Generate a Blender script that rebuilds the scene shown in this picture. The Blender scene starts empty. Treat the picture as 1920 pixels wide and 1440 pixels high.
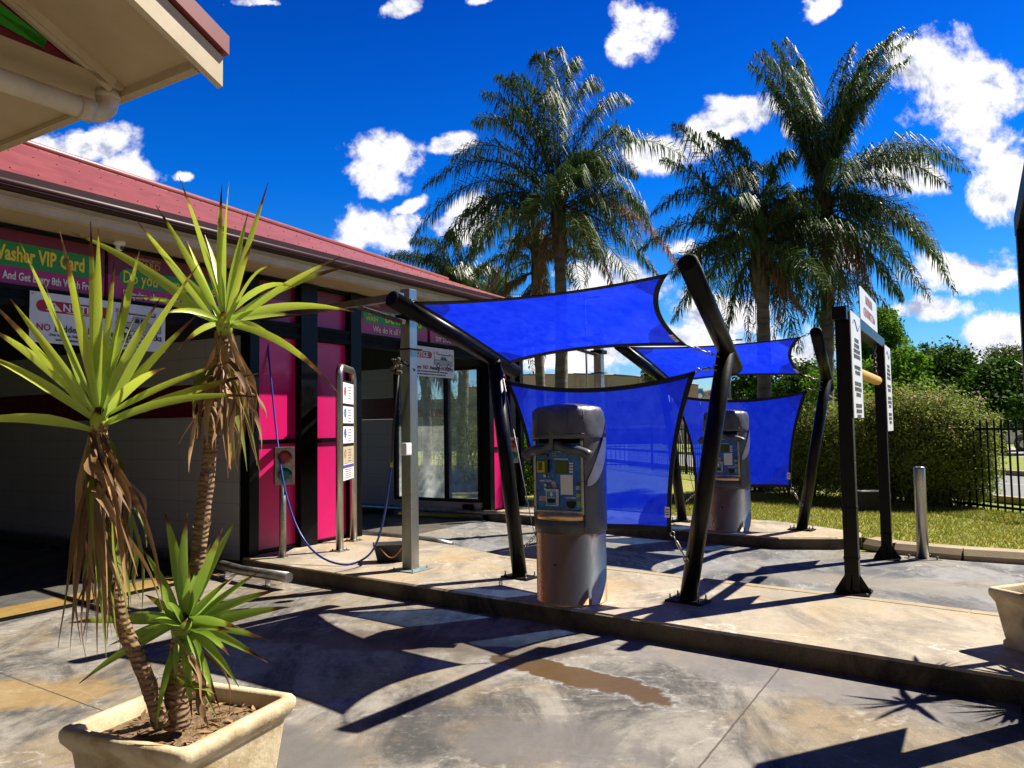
import bpy, bmesh, math, random
from mathutils import Vector, Matrix, Euler
import numpy as np
rnd = random.Random(7)
sc = bpy.context.scene
COL = sc.collection
# ------------------------------------------------------------------ camera
FP = 1431.0                      # focal length in pixels of the 1920 px wide photograph
PIT = math.atan(80/FP); ROL = math.atan(.0155)
EYE = Vector((0, 0, 1.6))
cf = Vector((0, math.cos(PIT), math.sin(PIT))); r0 = Vector((1, 0, 0)); u0 = r0.cross(cf)
CR = r0*math.cos(ROL) - u0*math.sin(ROL); CU = r0*math.sin(ROL) + u0*math.cos(ROL)
cam_d = bpy.data.cameras.new('camera'); cam = bpy.data.objects.new('camera', cam_d); COL.objects.link(cam)
cam_d.sensor_width = 36; cam_d.lens = FP/1920*36; cam_d.clip_start = .05; cam_d.clip_end = 3000
cam.matrix_world = Matrix((( CR.x, CU.x, -cf.x, 0), (CR.y, CU.y, -cf.y, 0), (CR.z, CU.z, -cf.z, 1.6), (0, 0, 0, 1)))
sc.camera = cam
# ------------------------------------------------------------------ light
SUN = Vector((.781, .336, 1.0)).normalized()      # towards the sun
sd = bpy.data.lights.new('sun', 'SUN'); sd.energy = 5.0; sd.angle = math.radians(.5); sd.color = (1, .93, .80)
so = bpy.data.objects.new('sun', sd); COL.objects.link(so)
so.rotation_euler = (-SUN).to_track_quat('-Z', 'Y').to_euler(); so.location = (20, 10, 30)
sc.view_settings.view_transform = 'Standard'; sc.view_settings.look = 'None'
sc.view_settings.exposure = 1.0; sc.view_settings.gamma = 1
w = bpy.data.worlds.new('World'); sc.world = w; w.use_nodes = True
nt = w.node_tree; N = nt.nodes; L = nt.links; N.clear()
def nn(t, **k):
    n = N.new(t)
    for a, b in k.items(): setattr(n, a, b)
    return n
def mth(op, a, b=None, c=None, clamp=False):
    n = N.new('ShaderNodeMath'); n.operation = op; n.use_clamp = clamp
    for i, x in enumerate((a, b, c)):
        if x is None: continue
        if isinstance(x, (int, float)): n.inputs[i].default_value = x
        else: L.new(x, n.inputs[i])
    return n.outputs[0]
out = nn('ShaderNodeOutputWorld'); bg = nn('ShaderNodeBackground'); L.new(bg.outputs[0], out.inputs[0])
sky = nn('ShaderNodeTexSky'); sky.sky_type = 'NISHITA'; sky.sun_disc = False
sky.sun_elevation = math.asin(SUN.z); sky.sun_rotation = math.atan2(SUN.x, SUN.y)
sky.altitude = 400; sky.air_density = 1.0; sky.dust_density = .3; sky.ozone_density = 3.0
tc = nn('ShaderNodeTexCoord'); sep = nn('ShaderNodeSeparateXYZ'); L.new(tc.outputs['Generated'], sep.inputs[0])
hs = nn('ShaderNodeHueSaturation'); hs.inputs['Saturation'].default_value = 1.4; hs.inputs['Value'].default_value = 1.0
L.new(sky.outputs[0], hs.inputs['Color'])
gm = nn('ShaderNodeMix', data_type='RGBA', blend_type='MULTIPLY'); gm.inputs[0].default_value = 1
L.new(hs.outputs[0], gm.inputs[6])
er = nn('ShaderNodeValToRGB'); L.new(sep.outputs['Z'], er.inputs[0])
er.color_ramp.elements[0].position = 0; er.color_ramp.elements[0].color = (.75, .85, 1.05, 1)
er.color_ramp.elements[1].position = .56; er.color_ramp.elements[1].color = (.02, .42, 1.15, 1)
e = er.color_ramp.elements.new(.12); e.color = (.50, .95, 1.3, 1)
e = er.color_ramp.elements.new(.78); e.color = (.012, .05, .16, 1)
e = er.color_ramp.elements.new(.30); e.color = (.045, .78, 1.50, 1)
dk = nn('ShaderNodeMapRange'); L.new(sep.outputs['Y'], dk.inputs[0]); dk.inputs[1].default_value = -.25; dk.inputs[2].default_value = .2; dk.inputs[3].default_value = .3; dk.inputs[4].default_value = 1
dkm = nn('ShaderNodeVectorMath', operation='SCALE'); L.new(er.outputs[0], dkm.inputs[0]); L.new(dk.outputs[0], dkm.inputs['Scale']); L.new(dkm.outputs[0], gm.inputs[7])
# clouds: lumps placed by direction, broken up by noise
qx = mth('DIVIDE', sep.outputs['X'], mth('MAXIMUM', sep.outputs['Y'], .05))
qz = mth('DIVIDE', sep.outputs['Z'], mth('MAXIMUM', sep.outputs['Y'], .05))
cxy = nn('ShaderNodeCombineXYZ'); L.new(qx, cxy.inputs[0]); L.new(qz, cxy.inputs[1])
def dirq(px, py):
    d = cf + CR*((px-960)/FP) - CU*((py-720)/FP)
    return d.x/d.y, d.z/d.y
BL = [(1815,175,120,125),(1880,310,85,75),(1740,130,70,55),(1800,512,95,48),(1750,592,85,30),(1885,640,85,45),(1840,690,150,32),
      (1195,45,75,58),(1165,85,50,38),(760,4,52,22),(905,8,28,14),(480,2,62,12),
      (60,285,120,55),(160,268,85,42),(225,310,62,40),(740,285,80,45),(715,320,65,38),(690,430,80,62),(850,270,48,32),(640,470,55,28),(870,420,60,40),
      (1380,220,78,40),(1330,240,60,40),(1230,275,58,40),(1700,335,80,42),(1090,505,60,32),(1150,545,90,42),(1000,600,80,45),(1350,590,110,48),(1490,250,40,22),
      (1290,640,170,42),(1050,655,190,42),(1460,650,120,42),(345,315,26,10),(1540,0,60,18),(1300,455,60,25),(1560,480,70,35),(770,380,36,16)]
wn = nn('ShaderNodeTexNoise'); wn.inputs['Scale'].default_value = 7; wn.inputs['Detail'].default_value = 5; L.new(cxy.outputs[0], wn.inputs['Vector'])
ws = nn('ShaderNodeVectorMath', operation='MULTIPLY_ADD'); L.new(wn.outputs['Color'], ws.inputs[0]); ws.inputs[1].default_value = (.12, .10, 0); ws.inputs[2].default_value = (-.06, -.05, 0)
wp = nn('ShaderNodeVectorMath', operation='ADD'); L.new(cxy.outputs[0], wp.inputs[0]); L.new(ws.outputs[0], wp.inputs[1])
den = None
for (px, py, rx, ry) in BL:
    cx, cy = dirq(px, py)
    sb = nn('ShaderNodeVectorMath', operation='SUBTRACT'); L.new(wp.outputs[0], sb.inputs[0]); sb.inputs[1].default_value = (cx, cy, 0)
    ml = nn('ShaderNodeVectorMath', operation='MULTIPLY'); L.new(sb.outputs[0], ml.inputs[0]); ml.inputs[1].default_value = (FP/rx, FP/ry, 0)
    ln = nn('ShaderNodeVectorMath', operation='LENGTH'); L.new(ml.outputs[0], ln.inputs[0])
    v = mth('SUBTRACT', 1.0, ln.outputs['Value'])
    den = v if den is None else mth('MAXIMUM', den, v)
den = mth('MAXIMUM', den, -1.2)
def noise(scale, det=9, rough=.6, vec=None, dist=0):
    n = nn('ShaderNodeTexNoise'); n.inputs['Scale'].default_value = scale; n.inputs['Detail'].default_value = det
    n.inputs['Roughness'].default_value = rough; n.inputs['Distortion'].default_value = dist; L.new(vec or cxy.outputs[0], n.inputs['Vector']); return n.outputs['Fac']
n1 = noise(13, 9, .66, dist=.3); n2 = noise(46, 6, .6)
dd = mth('ADD', den, mth('MULTIPLY_ADD', n1, 2.2, -1.0)); dd = mth('ADD', dd, mth('MULTIPLY_ADD', n2, .7, -.35))
cl = nn('ShaderNodeMapRange'); cl.interpolation_type = 'SMOOTHSTEP'; L.new(dd, cl.inputs[0])
cl.inputs[1].default_value = 0.0; cl.inputs[2].default_value = .55; cl.inputs[3].default_value = 0; cl.inputs[4].default_value = 1
front = mth('GREATER_THAN', sep.outputs['Y'], .06)
cfac = mth('MULTIPLY', cl.outputs[0], front)
of = nn('ShaderNodeVectorMath', operation='ADD'); L.new(cxy.outputs[0], of.inputs[0]); of.inputs[1].default_value = (.012, .018, 0)
n1b = noise(13, 9, .66, vec=of.outputs[0], dist=.3); shn2 = mth('ADD', mth('MULTIPLY_ADD', mth('SUBTRACT', n1b, n1), 3.2, .36), mth('MULTIPLY', dd, .13))
crp = nn('ShaderNodeValToRGB'); L.new(shn2, crp.inputs[0])
crp.color_ramp.elements[0].position = .40; crp.color_ramp.elements[0].color = (10.2, 10.0, 10.0, 1)
crp.color_ramp.elements[1].position = .95; crp.color_ramp.elements[1].color = (4.2, 4.6, 6.2, 1)
e = crp.color_ramp.elements.new(.66); e.color = (8.0, 8.1, 8.9, 1)
cm = nn('ShaderNodeMix', data_type='RGBA'); L.new(cfac, cm.inputs[0]); L.new(gm.outputs[2], cm.inputs[6]); L.new(crp.outputs[0], cm.inputs[7])
L.new(cm.outputs[2], bg.inputs[0]); bg.inputs[1].default_value = .055

# ------------------------------------------------------------------ coordinates
AN = math.radians(31.3)
U = Vector((math.sin(AN), math.cos(AN), 0)); V = Vector((-math.cos(AN), math.sin(AN), 0)); Z = Vector((0, 0, 1))
def W(u, v, z=0): return U*u + V*v + Z*z
def ray(px, py): return cf + CR*((px-960)/FP) - CU*((py-720)/FP)
def P(px, py, D):
    d = ray(px, py); return EYE + d*(D/d.y)
def G(px, py, z=0):
    d = ray(px, py); return EYE + d*((z-1.6)/d.z)
V0 = 7.327                                   # plane of the wash building's front

# ------------------------------------------------------------------ objects
ROOT = {}
def tag(o, label=None, cat=None, group=None, kind=None):
    if label: o['label'] = label
    if cat: o['category'] = cat
    if group: o['group'] = group
    if kind: o['kind'] = kind
    return o
def thing(name, loc, label, cat, group=None):
    o = bpy.data.objects.new(name, None); COL.objects.link(o); o.location = loc; o.empty_display_size = .1
    ROOT[o.name] = Vector(loc); return tag(o, label, cat, group)
class MB:
    def __init__(s): s.v = []; s.f = []; s.m = []; s.t = []; s.sm = []
    def add(s, vs, fs, mi=0, smooth=False, t=None):
        b = len(s.v); s.v += [tuple(x) for x in vs]; s.f += [tuple(i+b for i in f) for f in fs]
        s.m += [mi]*len(fs); s.sm += [smooth]*len(fs); s.t += (t if t is not None else [0]*len(vs)); return s
    def box(s, c, a, b, d, mi=0):
        "box with centre c and half-extent vectors a, b, d"
        c = Vector(c); vs = [c + a*x + b*y + d*z for z in (-1, 1) for y in (-1, 1) for x in (-1, 1)]
        return s.add(vs, [(0,2,3,1),(4,5,7,6),(0,1,5,4),(2,6,7,3),(0,4,6,2),(1,3,7,5)], mi)
    def uvz(s, u0, u1, v0, v1, z0, z1, mi=0):
        return s.box(W((u0+u1)/2, (v0+v1)/2, (z0+z1)/2), U*((u1-u0)/2), V*((v1-v0)/2), Z*((z1-z0)/2), mi)
    def bbox(s, c, a, b, d, r=.01, mi=0):
        "bevelled box: chamfered edges"
        c = Vector(c); A, B, Dd = a.normalized(), b.normalized(), d.normalized()
        ha, hb, hd = a.length, b.length, d.length; vs = []; idx = {}
        bm = bmesh.new(); bmesh.ops.create_cube(bm, size=2)
        for q in bm.verts: q.co = Vector((q.co.x*ha, q.co.y*hb, q.co.z*hd))
        bmesh.ops.bevel(bm, geom=list(bm.edges), offset=min(r, ha*.9, hb*.9, hd*.9), segments=2, affect='EDGES', profile=.6)
        bm.verts.ensure_lookup_table()
        s.add([c + A*q.co.x + B*q.co.y + Dd*q.co.z for q in bm.verts], [tuple(q.index for q in f.verts) for f in bm.faces], mi)
        bm.free(); return s
    def tube(s, pts, rad, seg=12, mi=0, cap=True, smooth=True, t=None):
        pts = [Vector(p) for p in pts]; n = len(pts)
        if not isinstance(rad, (list, tuple)): rad = [rad]*n
        vs = []; tt = []; ref = None
        for i, p in enumerate(pts):
            d = (pts[min(i+1, n-1)] - pts[max(i-1, 0)]).normalized()
            if ref is None:
                ref = d.cross(Z if abs(d.z) < .9 else Vector((1, 0, 0))).normalized()
            ref = (ref - d*ref.dot(d)).normalized(); q = d.cross(ref)
            for k in range(seg):
                a = 2*math.pi*k/seg; vs.append(p + (ref*math.cos(a) + q*math.sin(a))*rad[i]); tt.append(i/max(1, n-1) if t is None else t[i])
        fs = [(i*seg+k, i*seg+(k+1) % seg, (i+1)*seg+(k+1) % seg, (i+1)*seg+k) for i in range(n-1) for k in range(seg)]
        s.add(vs, fs, mi, smooth, tt)
        if cap:
            b = len(s.v) - len(vs)
            s.f += [tuple(b+k for k in reversed(range(seg))), tuple(b+(n-1)*seg+k for k in range(seg))]; s.m += [mi]*2; s.sm += [False]*2
        return s
    def cyl(s, a, b, r, seg=20, mi=0): return s.tube([a, b], r, seg, mi)
    def ring(s, c, nrm, R, r, seg=16, rs=6, mi=0, sx=1.0, ax=None):
        nrm = nrm.normalized(); a = ax.normalized() if ax else nrm.cross(Z if abs(nrm.z) < .9 else U).normalized(); b = nrm.cross(a)
        pts = [Vector(c) + a*(math.cos(2*math.pi*k/seg)*R*sx) + b*(math.sin(2*math.pi*k/seg)*R) for k in range(seg)]
        vs = []
        for k in range(seg):
            o = (pts[k]-Vector(c)).normalized()
            for j in range(rs):
                q = 2*math.pi*j/rs; vs.append(pts[k] + o*math.cos(q)*r + nrm*math.sin(q)*r)
        return s.add(vs, [(k*rs+j, k*rs+(j+1) % rs, ((k+1) % seg)*rs+(j+1) % rs, ((k+1) % seg)*rs+j) for k in range(seg) for j in range(rs)], mi, True)
    def sphere(s, c, r, seg=12, rings=8, mi=0, sc3=(1, 1, 1)):
        c = Vector(c); vs = []; 
        for i in range(rings+1):
            th = math.pi*i/rings
            for k in range(seg):
                a = 2*math.pi*k/seg; vs.append(c + Vector((math.sin(th)*math.cos(a)*r*sc3[0], math.sin(th)*math.sin(a)*r*sc3[1], math.cos(th)*r*sc3[2])))
        return s.add(vs, [(i*seg+k, (i+1)*seg+k, (i+1)*seg+(k+1) % seg, i*seg+(k+1) % seg) for i in range(rings) for k in range(seg)], mi, True)
    def prism(s, prof, off, mi=0, smooth=False):
        "closed outline (list of Vectors) extruded by off, both ends closed"
        n = len(prof); vs = [Vector(p) for p in prof] + [Vector(p)+off for p in prof]
        return s.add(vs, [tuple(range(n)), tuple(reversed(range(n, 2*n)))] + [((k+1) % n, k, n+k, n+(k+1) % n) for k in range(n)], mi, smooth)
    def text(s, txt, c, right, up, size, mi=0, bold=0.0, sx=1.0, align='CENTER', ex=.0015, shear=0.0):
        cu = bpy.data.curves.new('lettering_curve', 'FONT'); cu.body = txt; cu.size = size; cu.align_x = align; cu.align_y = 'CENTER'
        cu.offset = bold*size; cu.extrude = ex; cu.resolution_u = 2; cu.shear = shear
        o = bpy.data.objects.new('lettering_curve', cu); COL.objects.link(o)
        dg = bpy.context.evaluated_depsgraph_get(); me = bpy.data.meshes.new_from_object(o.evaluated_get(dg))
        r, q = right.normalized(), up.normalized(); n = r.cross(q)
        s.add([Vector(c) + r*(x.co.x*sx) + q*x.co.y + n*x.co.z for x in me.vertices], [tuple(p.vertices) for p in me.polygons], mi)
        bpy.data.objects.remove(o); bpy.data.curves.remove(cu); bpy.data.meshes.remove(me); return s
    def build(s, name, mats, parent=None):
        me = bpy.data.meshes.new(name); o = bpy.data.objects.new(name, me); COL.objects.link(o)
        org = Vector((0, 0, 0))
        if parent is not None:
            o.parent = parent; org = ROOT[parent.name]
        elif s.v:
            a = np.array(s.v); org = Vector(((a[:, 0].min()+a[:, 0].max())/2, (a[:, 1].min()+a[:, 1].max())/2, a[:, 2].min())); o.location = org
        ROOT[o.name] = org
        me.from_pydata([(x[0]-org.x, x[1]-org.y, x[2]-org.z) for x in s.v], [], s.f)
        for mm in (mats if isinstance(mats, (list, tuple)) else [mats]): me.materials.append(mm)
        me.polygons.foreach_set('material_index', s.m); me.polygons.foreach_set('use_smooth', s.sm)
        if any(s.t):
            at = me.attributes.new('t', 'FLOAT', 'POINT'); at.data.foreach_set('value', s.t)
        me.update(); return o
def copy_tree(o, parent=None, off=None):
    c = o.copy(); COL.objects.link(c); ROOT[c.name] = ROOT[o.name]
    if parent: c.parent = parent
    elif off is not None: c.location = o.location + off
    for ch in list(o.children): copy_tree(ch, c)
    return c

# ------------------------------------------------------------------ materials
ALB = .71
def mat(name, c1, c2=None, rough=.6, metal=0, scale=6, bump=0, bscale=40, spec=.5, stretch=(1, 1, 1), lo=.35, hi=.65, isl=False, coat=0, rvar=0, trans=0, det=6):
    m = bpy.data.materials.new(name); m.use_nodes = True; t = m.node_tree; n = t.nodes; l = t.links
    b = n['Principled BSDF']; b.inputs['Roughness'].default_value = rough; b.inputs['Metallic'].default_value = metal
    b.inputs['Specular IOR Level'].default_value = spec; b.inputs['Coat Weight'].default_value = coat
    if c2 is None: c2 = tuple(x*.8 for x in c1)
    c1 = tuple(x*ALB for x in c1); c2 = tuple(x*ALB for x in c2)
    tcn = n.new('ShaderNodeTexCoord'); mp = n.new('ShaderNodeMapping'); mp.inputs['Scale'].default_value = stretch; l.new(tcn.outputs['Object'], mp.inputs[0])
    if c2 is None: c2 = tuple(x*.8 for x in c1)
    rp = n.new('ShaderNodeValToRGB'); rp.color_ramp.elements[0].color = (*c1, 1); rp.color_ramp.elements[1].color = (*c2, 1)
    if isl:
        g = n.new('ShaderNodeNewGeometry'); l.new(g.outputs['Random Per Island'], rp.inputs[0]); rp.color_ramp.elements[0].position = 0; rp.color_ramp.elements[1].position = 1
    else:
        ns = n.new('ShaderNodeTexNoise'); ns.inputs['Scale'].default_value = scale; ns.inputs['Detail'].default_value = det; ns.inputs['Roughness'].default_value = .65
        l.new(mp.outputs[0], ns.inputs['Vector']); l.new(ns.outputs['Fac'], rp.inputs[0]); rp.color_ramp.elements[0].position = lo; rp.color_ramp.elements[1].position = hi
        if rvar:
            mr = n.new('ShaderNodeMapRange'); l.new(ns.outputs['Fac'], mr.inputs[0]); mr.inputs[1].default_value = .3; mr.inputs[2].default_value = .7
            mr.inputs[3].default_value = rough-rvar; mr.inputs[4].default_value = rough+rvar; l.new(mr.outputs[0], b.inputs['Roughness'])
    l.new(rp.outputs[0], b.inputs['Base Color'])
    if bump:
        nb = n.new('ShaderNodeTexNoise'); nb.inputs['Scale'].default_value = bscale; nb.inputs['Detail'].default_value = 8; l.new(mp.outputs[0], nb.inputs['Vector'])
        bp = n.new('ShaderNodeBump'); bp.inputs['Strength'].default_value = bump; bp.inputs['Distance'].default_value = .01
        l.new(nb.outputs['Fac'], bp.inputs['Height']); l.new(bp.outputs[0], b.inputs['Normal'])
    if trans:
        o = n['Material Output']; tr = n.new('ShaderNodeBsdfTranslucent'); mx = n.new('ShaderNodeMixShader'); mx.inputs[0].default_value = trans
        l.new(rp.outputs[0], tr.inputs[0]); l.new(b.outputs[0], mx.inputs[1]); l.new(tr.outputs[0], mx.inputs[2]); l.new(mx.outputs[0], o.inputs[0])
    return m
M = {}
M['black'] = mat('black_paint', (.003, .003, .004), (.007, .007, .008), rough=.33, bump=.04, bscale=25, rvar=.05, scale=12, spec=.16)
M['blackmatt'] = mat('black_matt_paint', (.006, .006, .007), (.014, .014, .015), rough=.6, spec=.12, bump=.2, bscale=60, scale=9)
M['pink'] = mat('magenta_panel', (.88, .012, .20), (.78, .010, .17), rough=.33, scale=3, rvar=.06)
M['maroonsign'] = mat('maroon_sign', (.20, .004, .03), (.17, .004, .025), rough=.35)
M['magsign'] = mat('magenta_sign', (.58, .015, .20), (.52, .013, .18), rough=.35)
M['greensign'] = mat('green_sign', (.03, .34, .02), (.025, .30, .02), rough=.35)
M['yellow'] = mat('yellow_lettering', (1.1, .88, .02), (1.0, .8, .02), rough=.4)
M['white'] = mat('white_plastic', (1.1, 1.1, 1.1), (1.0, 1.0, .98), rough=.4, scale=4)
M['board'] = mat('white_board', (.98, 1.0, 1.04), (.86, .87, .9), rough=.4, scale=3)
M['red'] = mat('red_lettering', (.50, .01, .015), (.45, .01, .015), rough=.4)
M['ink'] = mat('black_lettering', (.012, .012, .015), (.015, .015, .018), rough=.5)
M['greyink'] = mat('grey_lettering', (.18, .18, .2), (.22, .22, .24), rough=.5)
M['fadered'] = mat('faded_red_lettering', (.55, .25, .25), (.6, .35, .35), rough=.5)
M['cream'] = mat('cream_paint', (.60, .46, .27), (.52, .40, .23), rough=.6, scale=3, bump=.15, bscale=220)
M['creamtrim'] = mat('cream_trim', (.74, .62, .42), (.62, .5, .32), rough=.45, scale=5)
M['roof'] = mat('red_roof_sheet', (.36, .085, .085), (.27, .06, .065), rough=.42, scale=3)
M['gutter'] = mat('maroon_gutter', (.045, .006, .008), (.03, .005, .006), rough=.45, spec=.3)
M['pvc'] = mat('cream_pipe', (.72, .62, .47), (.60, .5, .36), rough=.4, scale=8)
M['steel'] = mat('brushed_steel', (.62, .60, .56), (.42, .40, .37), rough=.33, metal=1, scale=6, stretch=(1, 1, .25), bump=.06, bscale=160, rvar=.1)
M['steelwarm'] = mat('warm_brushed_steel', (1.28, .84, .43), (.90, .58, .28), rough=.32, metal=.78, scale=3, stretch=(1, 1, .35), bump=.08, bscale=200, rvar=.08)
M['galv'] = mat('galvanised_steel', (.52, .50, .48), (.30, .28, .26), rough=.45, metal=.9, scale=14, bump=.1, bscale=60)
M['vinyl'] = mat('grey_vinyl_cover', (.075, .08, .092), (.12, .125, .14), rough=.40, scale=6, bump=.8, bscale=7)
M['silver'] = mat('silver_vinyl', (.62, .63, .66), (.5, .5, .53), rough=.35, scale=9)
M['kioskblue'] = mat('blue_panel', (.01, .10, .42), (.03, .18, .62), rough=.3, scale=26, lo=.45, hi=.55)
M['skyblue'] = mat('light_blue_label', (.03, .25, .62), (.05, .35, .6), rough=.4)
M['screen'] = mat('black_screen', (.004, .004, .005), (.006, .006, .006), rough=.12)
M['yellowpl'] = mat('yellow_plastic', (.70, .62, .02), (.6, .5, .02), rough=.4)
M['bluehose'] = mat('blue_hose', (.015, .06, .42), (.01, .04, .3), rough=.3)
M['rubber'] = mat('black_rubber', (.012, .012, .013), (.03, .03, .03), rough=.55, bump=.2)
M['ybar'] = mat('weathered_yellow_bar', (.95, .56, .06), (.75, .40, .04), rough=.5, scale=14)
M['redlens'] = mat('red_lens', (.22, .004, .008), (.34, .02, .02), rough=.2, scale=60)
M['greenlens'] = mat('green_lens', (.005, .10, .08), (.01, .16, .12), rough=.2, scale=60)
M['copper'] = mat('orange_handle', (.45, .14, .04), (.35, .1, .03), rough=.5)
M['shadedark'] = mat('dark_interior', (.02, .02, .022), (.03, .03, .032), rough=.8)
M['greenpanel'] = mat('green_panel', (.12, .42, .06), (.1, .36, .05), rough=.4)
M['webbing'] = mat('black_webbing', (.008, .008, .01), (.016, .016, .018), rough=.8, bump=.3, bscale=200)
M['wall_cream'] = mat('rendered_wall', (.66, .55, .42), (.6, .5, .38), rough=.9, scale=.6)
M['wall_grey'] = mat('grey_wall', (.35, .36, .4), (.3, .31, .35), rough=.8, scale=.6)
M['farroof'] = mat('grey_blue_roof', (.22, .24, .34), (.18, .2, .28), rough=.5, stretch=(6, 6, 1))
M['carwhite'] = mat('white_car_paint', (.75, .76, .78), (.7, .71, .73), rough=.2, coat=.6)
M['carglass'] = mat('car_glass', (.02, .025, .03), (.03, .03, .04), rough=.06)
M['soil'] = mat('potting_soil', (.12, .07, .035), (.35, .24, .13), rough=.95, scale=40, bump=1, bscale=60)
M['planter'] = mat('cream_stone_planter', (.82, .68, .44), (.45, .29, .12), rough=.75, scale=7, lo=.44, hi=.74, bump=.35, bscale=50)
M['trunkpalm'] = mat('palm_trunk_bark', (.10, .085, .075), (.25, .22, .19), rough=.9, scale=1.3, stretch=(1.5, 1.5, 7), bump=1, bscale=6)
M['bark'] = mat('tree_bark', (.08, .06, .045), (.16, .12, .09), rough=.9, scale=8, stretch=(3, 3, 1), bump=.6)
M['frond'] = mat('palm_leaflet', (.035, .085, .028), (.15, .25, .06), rough=.52, spec=.35, isl=True, trans=.28)
M['frond_lt'] = mat('palm_leaflet_light', (.05, .10, .02), (.16, .22, .05), rough=.36, isl=True, trans=.3)
M['frond_dead'] = mat('dead_palm_leaflet', (.20, .11, .055), (.42, .27, .15), rough=.7, isl=True, trans=.2)
M['frond_org'] = mat('orange_palm_leaflet', (.38, .17, .03), (.5, .28, .06), rough=.7, isl=True, trans=.3)
M['stalk'] = mat('palm_stalk', (.09, .075, .04), (.16, .12, .07), rough=.6)
M['leaf_dk'] = mat('dark_leaf', (.015, .05, .006), (.11, .26, .015), rough=.7, spec=.1, isl=True, trans=.3)
M['leaf_br'] = mat('bright_leaf', (.06, .19, .01), (.28, .52, .03), rough=.7, spec=.1, isl=True, trans=.4)
M['leaf_hedge'] = mat('hedge_leaf', (.07, .15, .02), (.56, .62, .12), rough=.6, spec=.25, isl=True, trans=.42)
M['flower'] = mat('pink_flower', (.80, .42, .30), (.85, .62, .42), rough=.7, isl=True, trans=.3)
M['leaf_euc'] = mat('eucalypt_leaf', (.07, .11, .03), (.2, .24, .08), rough=.45, isl=True, trans=.3)
M['strap'] = mat('strappy_leaf', (.04, .10, .02), (.15, .26, .05), rough=.4, isl=True, trans=.3)
M['grassblade'] = mat('lawn_blade', (.17, .30, .01), (.62, .50, .07), rough=.7, isl=True, trans=.25)
M['lawn'] = mat('lawn_soil', (.20, .30, .02), (.44, .36, .08), rough=1, scale=3, lo=.3, hi=.7, bump=.6, bscale=50)
M['verge'] = mat('verge_grass', (.17, .27, .02), (.34, .34, .06), rough=1, scale=1.5, bump=.6, bscale=30)
M['asphalt'] = mat('road_asphalt', (.22, .22, .23), (.28, .28, .29), rough=.85, scale=4, bump=.3, bscale=60)
M['kerb'] = mat('kerb_concrete', (.56, .44, .28), (.42, .33, .21), rough=.85, scale=4, bump=.3, bscale=60)
M['paint'] = mat('white_road_paint', (.7, .7, .68), (.5, .5, .48), rough=.7, scale=14)

# tiles: real grout lines by brick texture in the wall's own coordinates
def tile_mat(name, col, grout, w_, h_, rough=.25):
    m = bpy.data.materials.new(name); m.use_nodes = True; t = m.node_tree; n = t.nodes; l = t.links; b = n['Principled BSDF']
    tcn = n.new('ShaderNodeTexCoord'); mp = n.new('ShaderNodeMapping'); mp.vector_type = 'TEXTURE'
    l.new(tcn.outputs['Object'], mp.inputs[0])
    # turn so that x runs along the wall (direction V), y runs up
    mx = Matrix((V, Z, U)).transposed(); mp.inputs['Rotation'].default_value = mx.to_euler()
    br = n.new('ShaderNodeTexBrick'); br.offset = 0; br.inputs['Scale'].default_value = 1; br.inputs['Mortar Size'].default_value = .004
    br.inputs['Brick Width'].default_value = w_; br.inputs['Row Height'].default_value = h_; br.inputs['Color1'].default_value = (*col, 1)
    br.inputs['Color2'].default_value = (*[c*.93 for c in col], 1); br.inputs['Mortar'].default_value = (*grout, 1)
    l.new(mp.outputs[0], br.inputs['Vector']); l.new(br.outputs[0], b.inputs['Base Color']); b.inputs['Roughness'].default_value = rough
    return m
M['tile'] = tile_mat('white_wall_tile', (.33, .325, .345), (.20, .20, .22), .50, .25, .3)
M['tilered'] = tile_mat('maroon_wall_tile', (.10, .008, .015), (.03, .01, .01), .2, .2)

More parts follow.
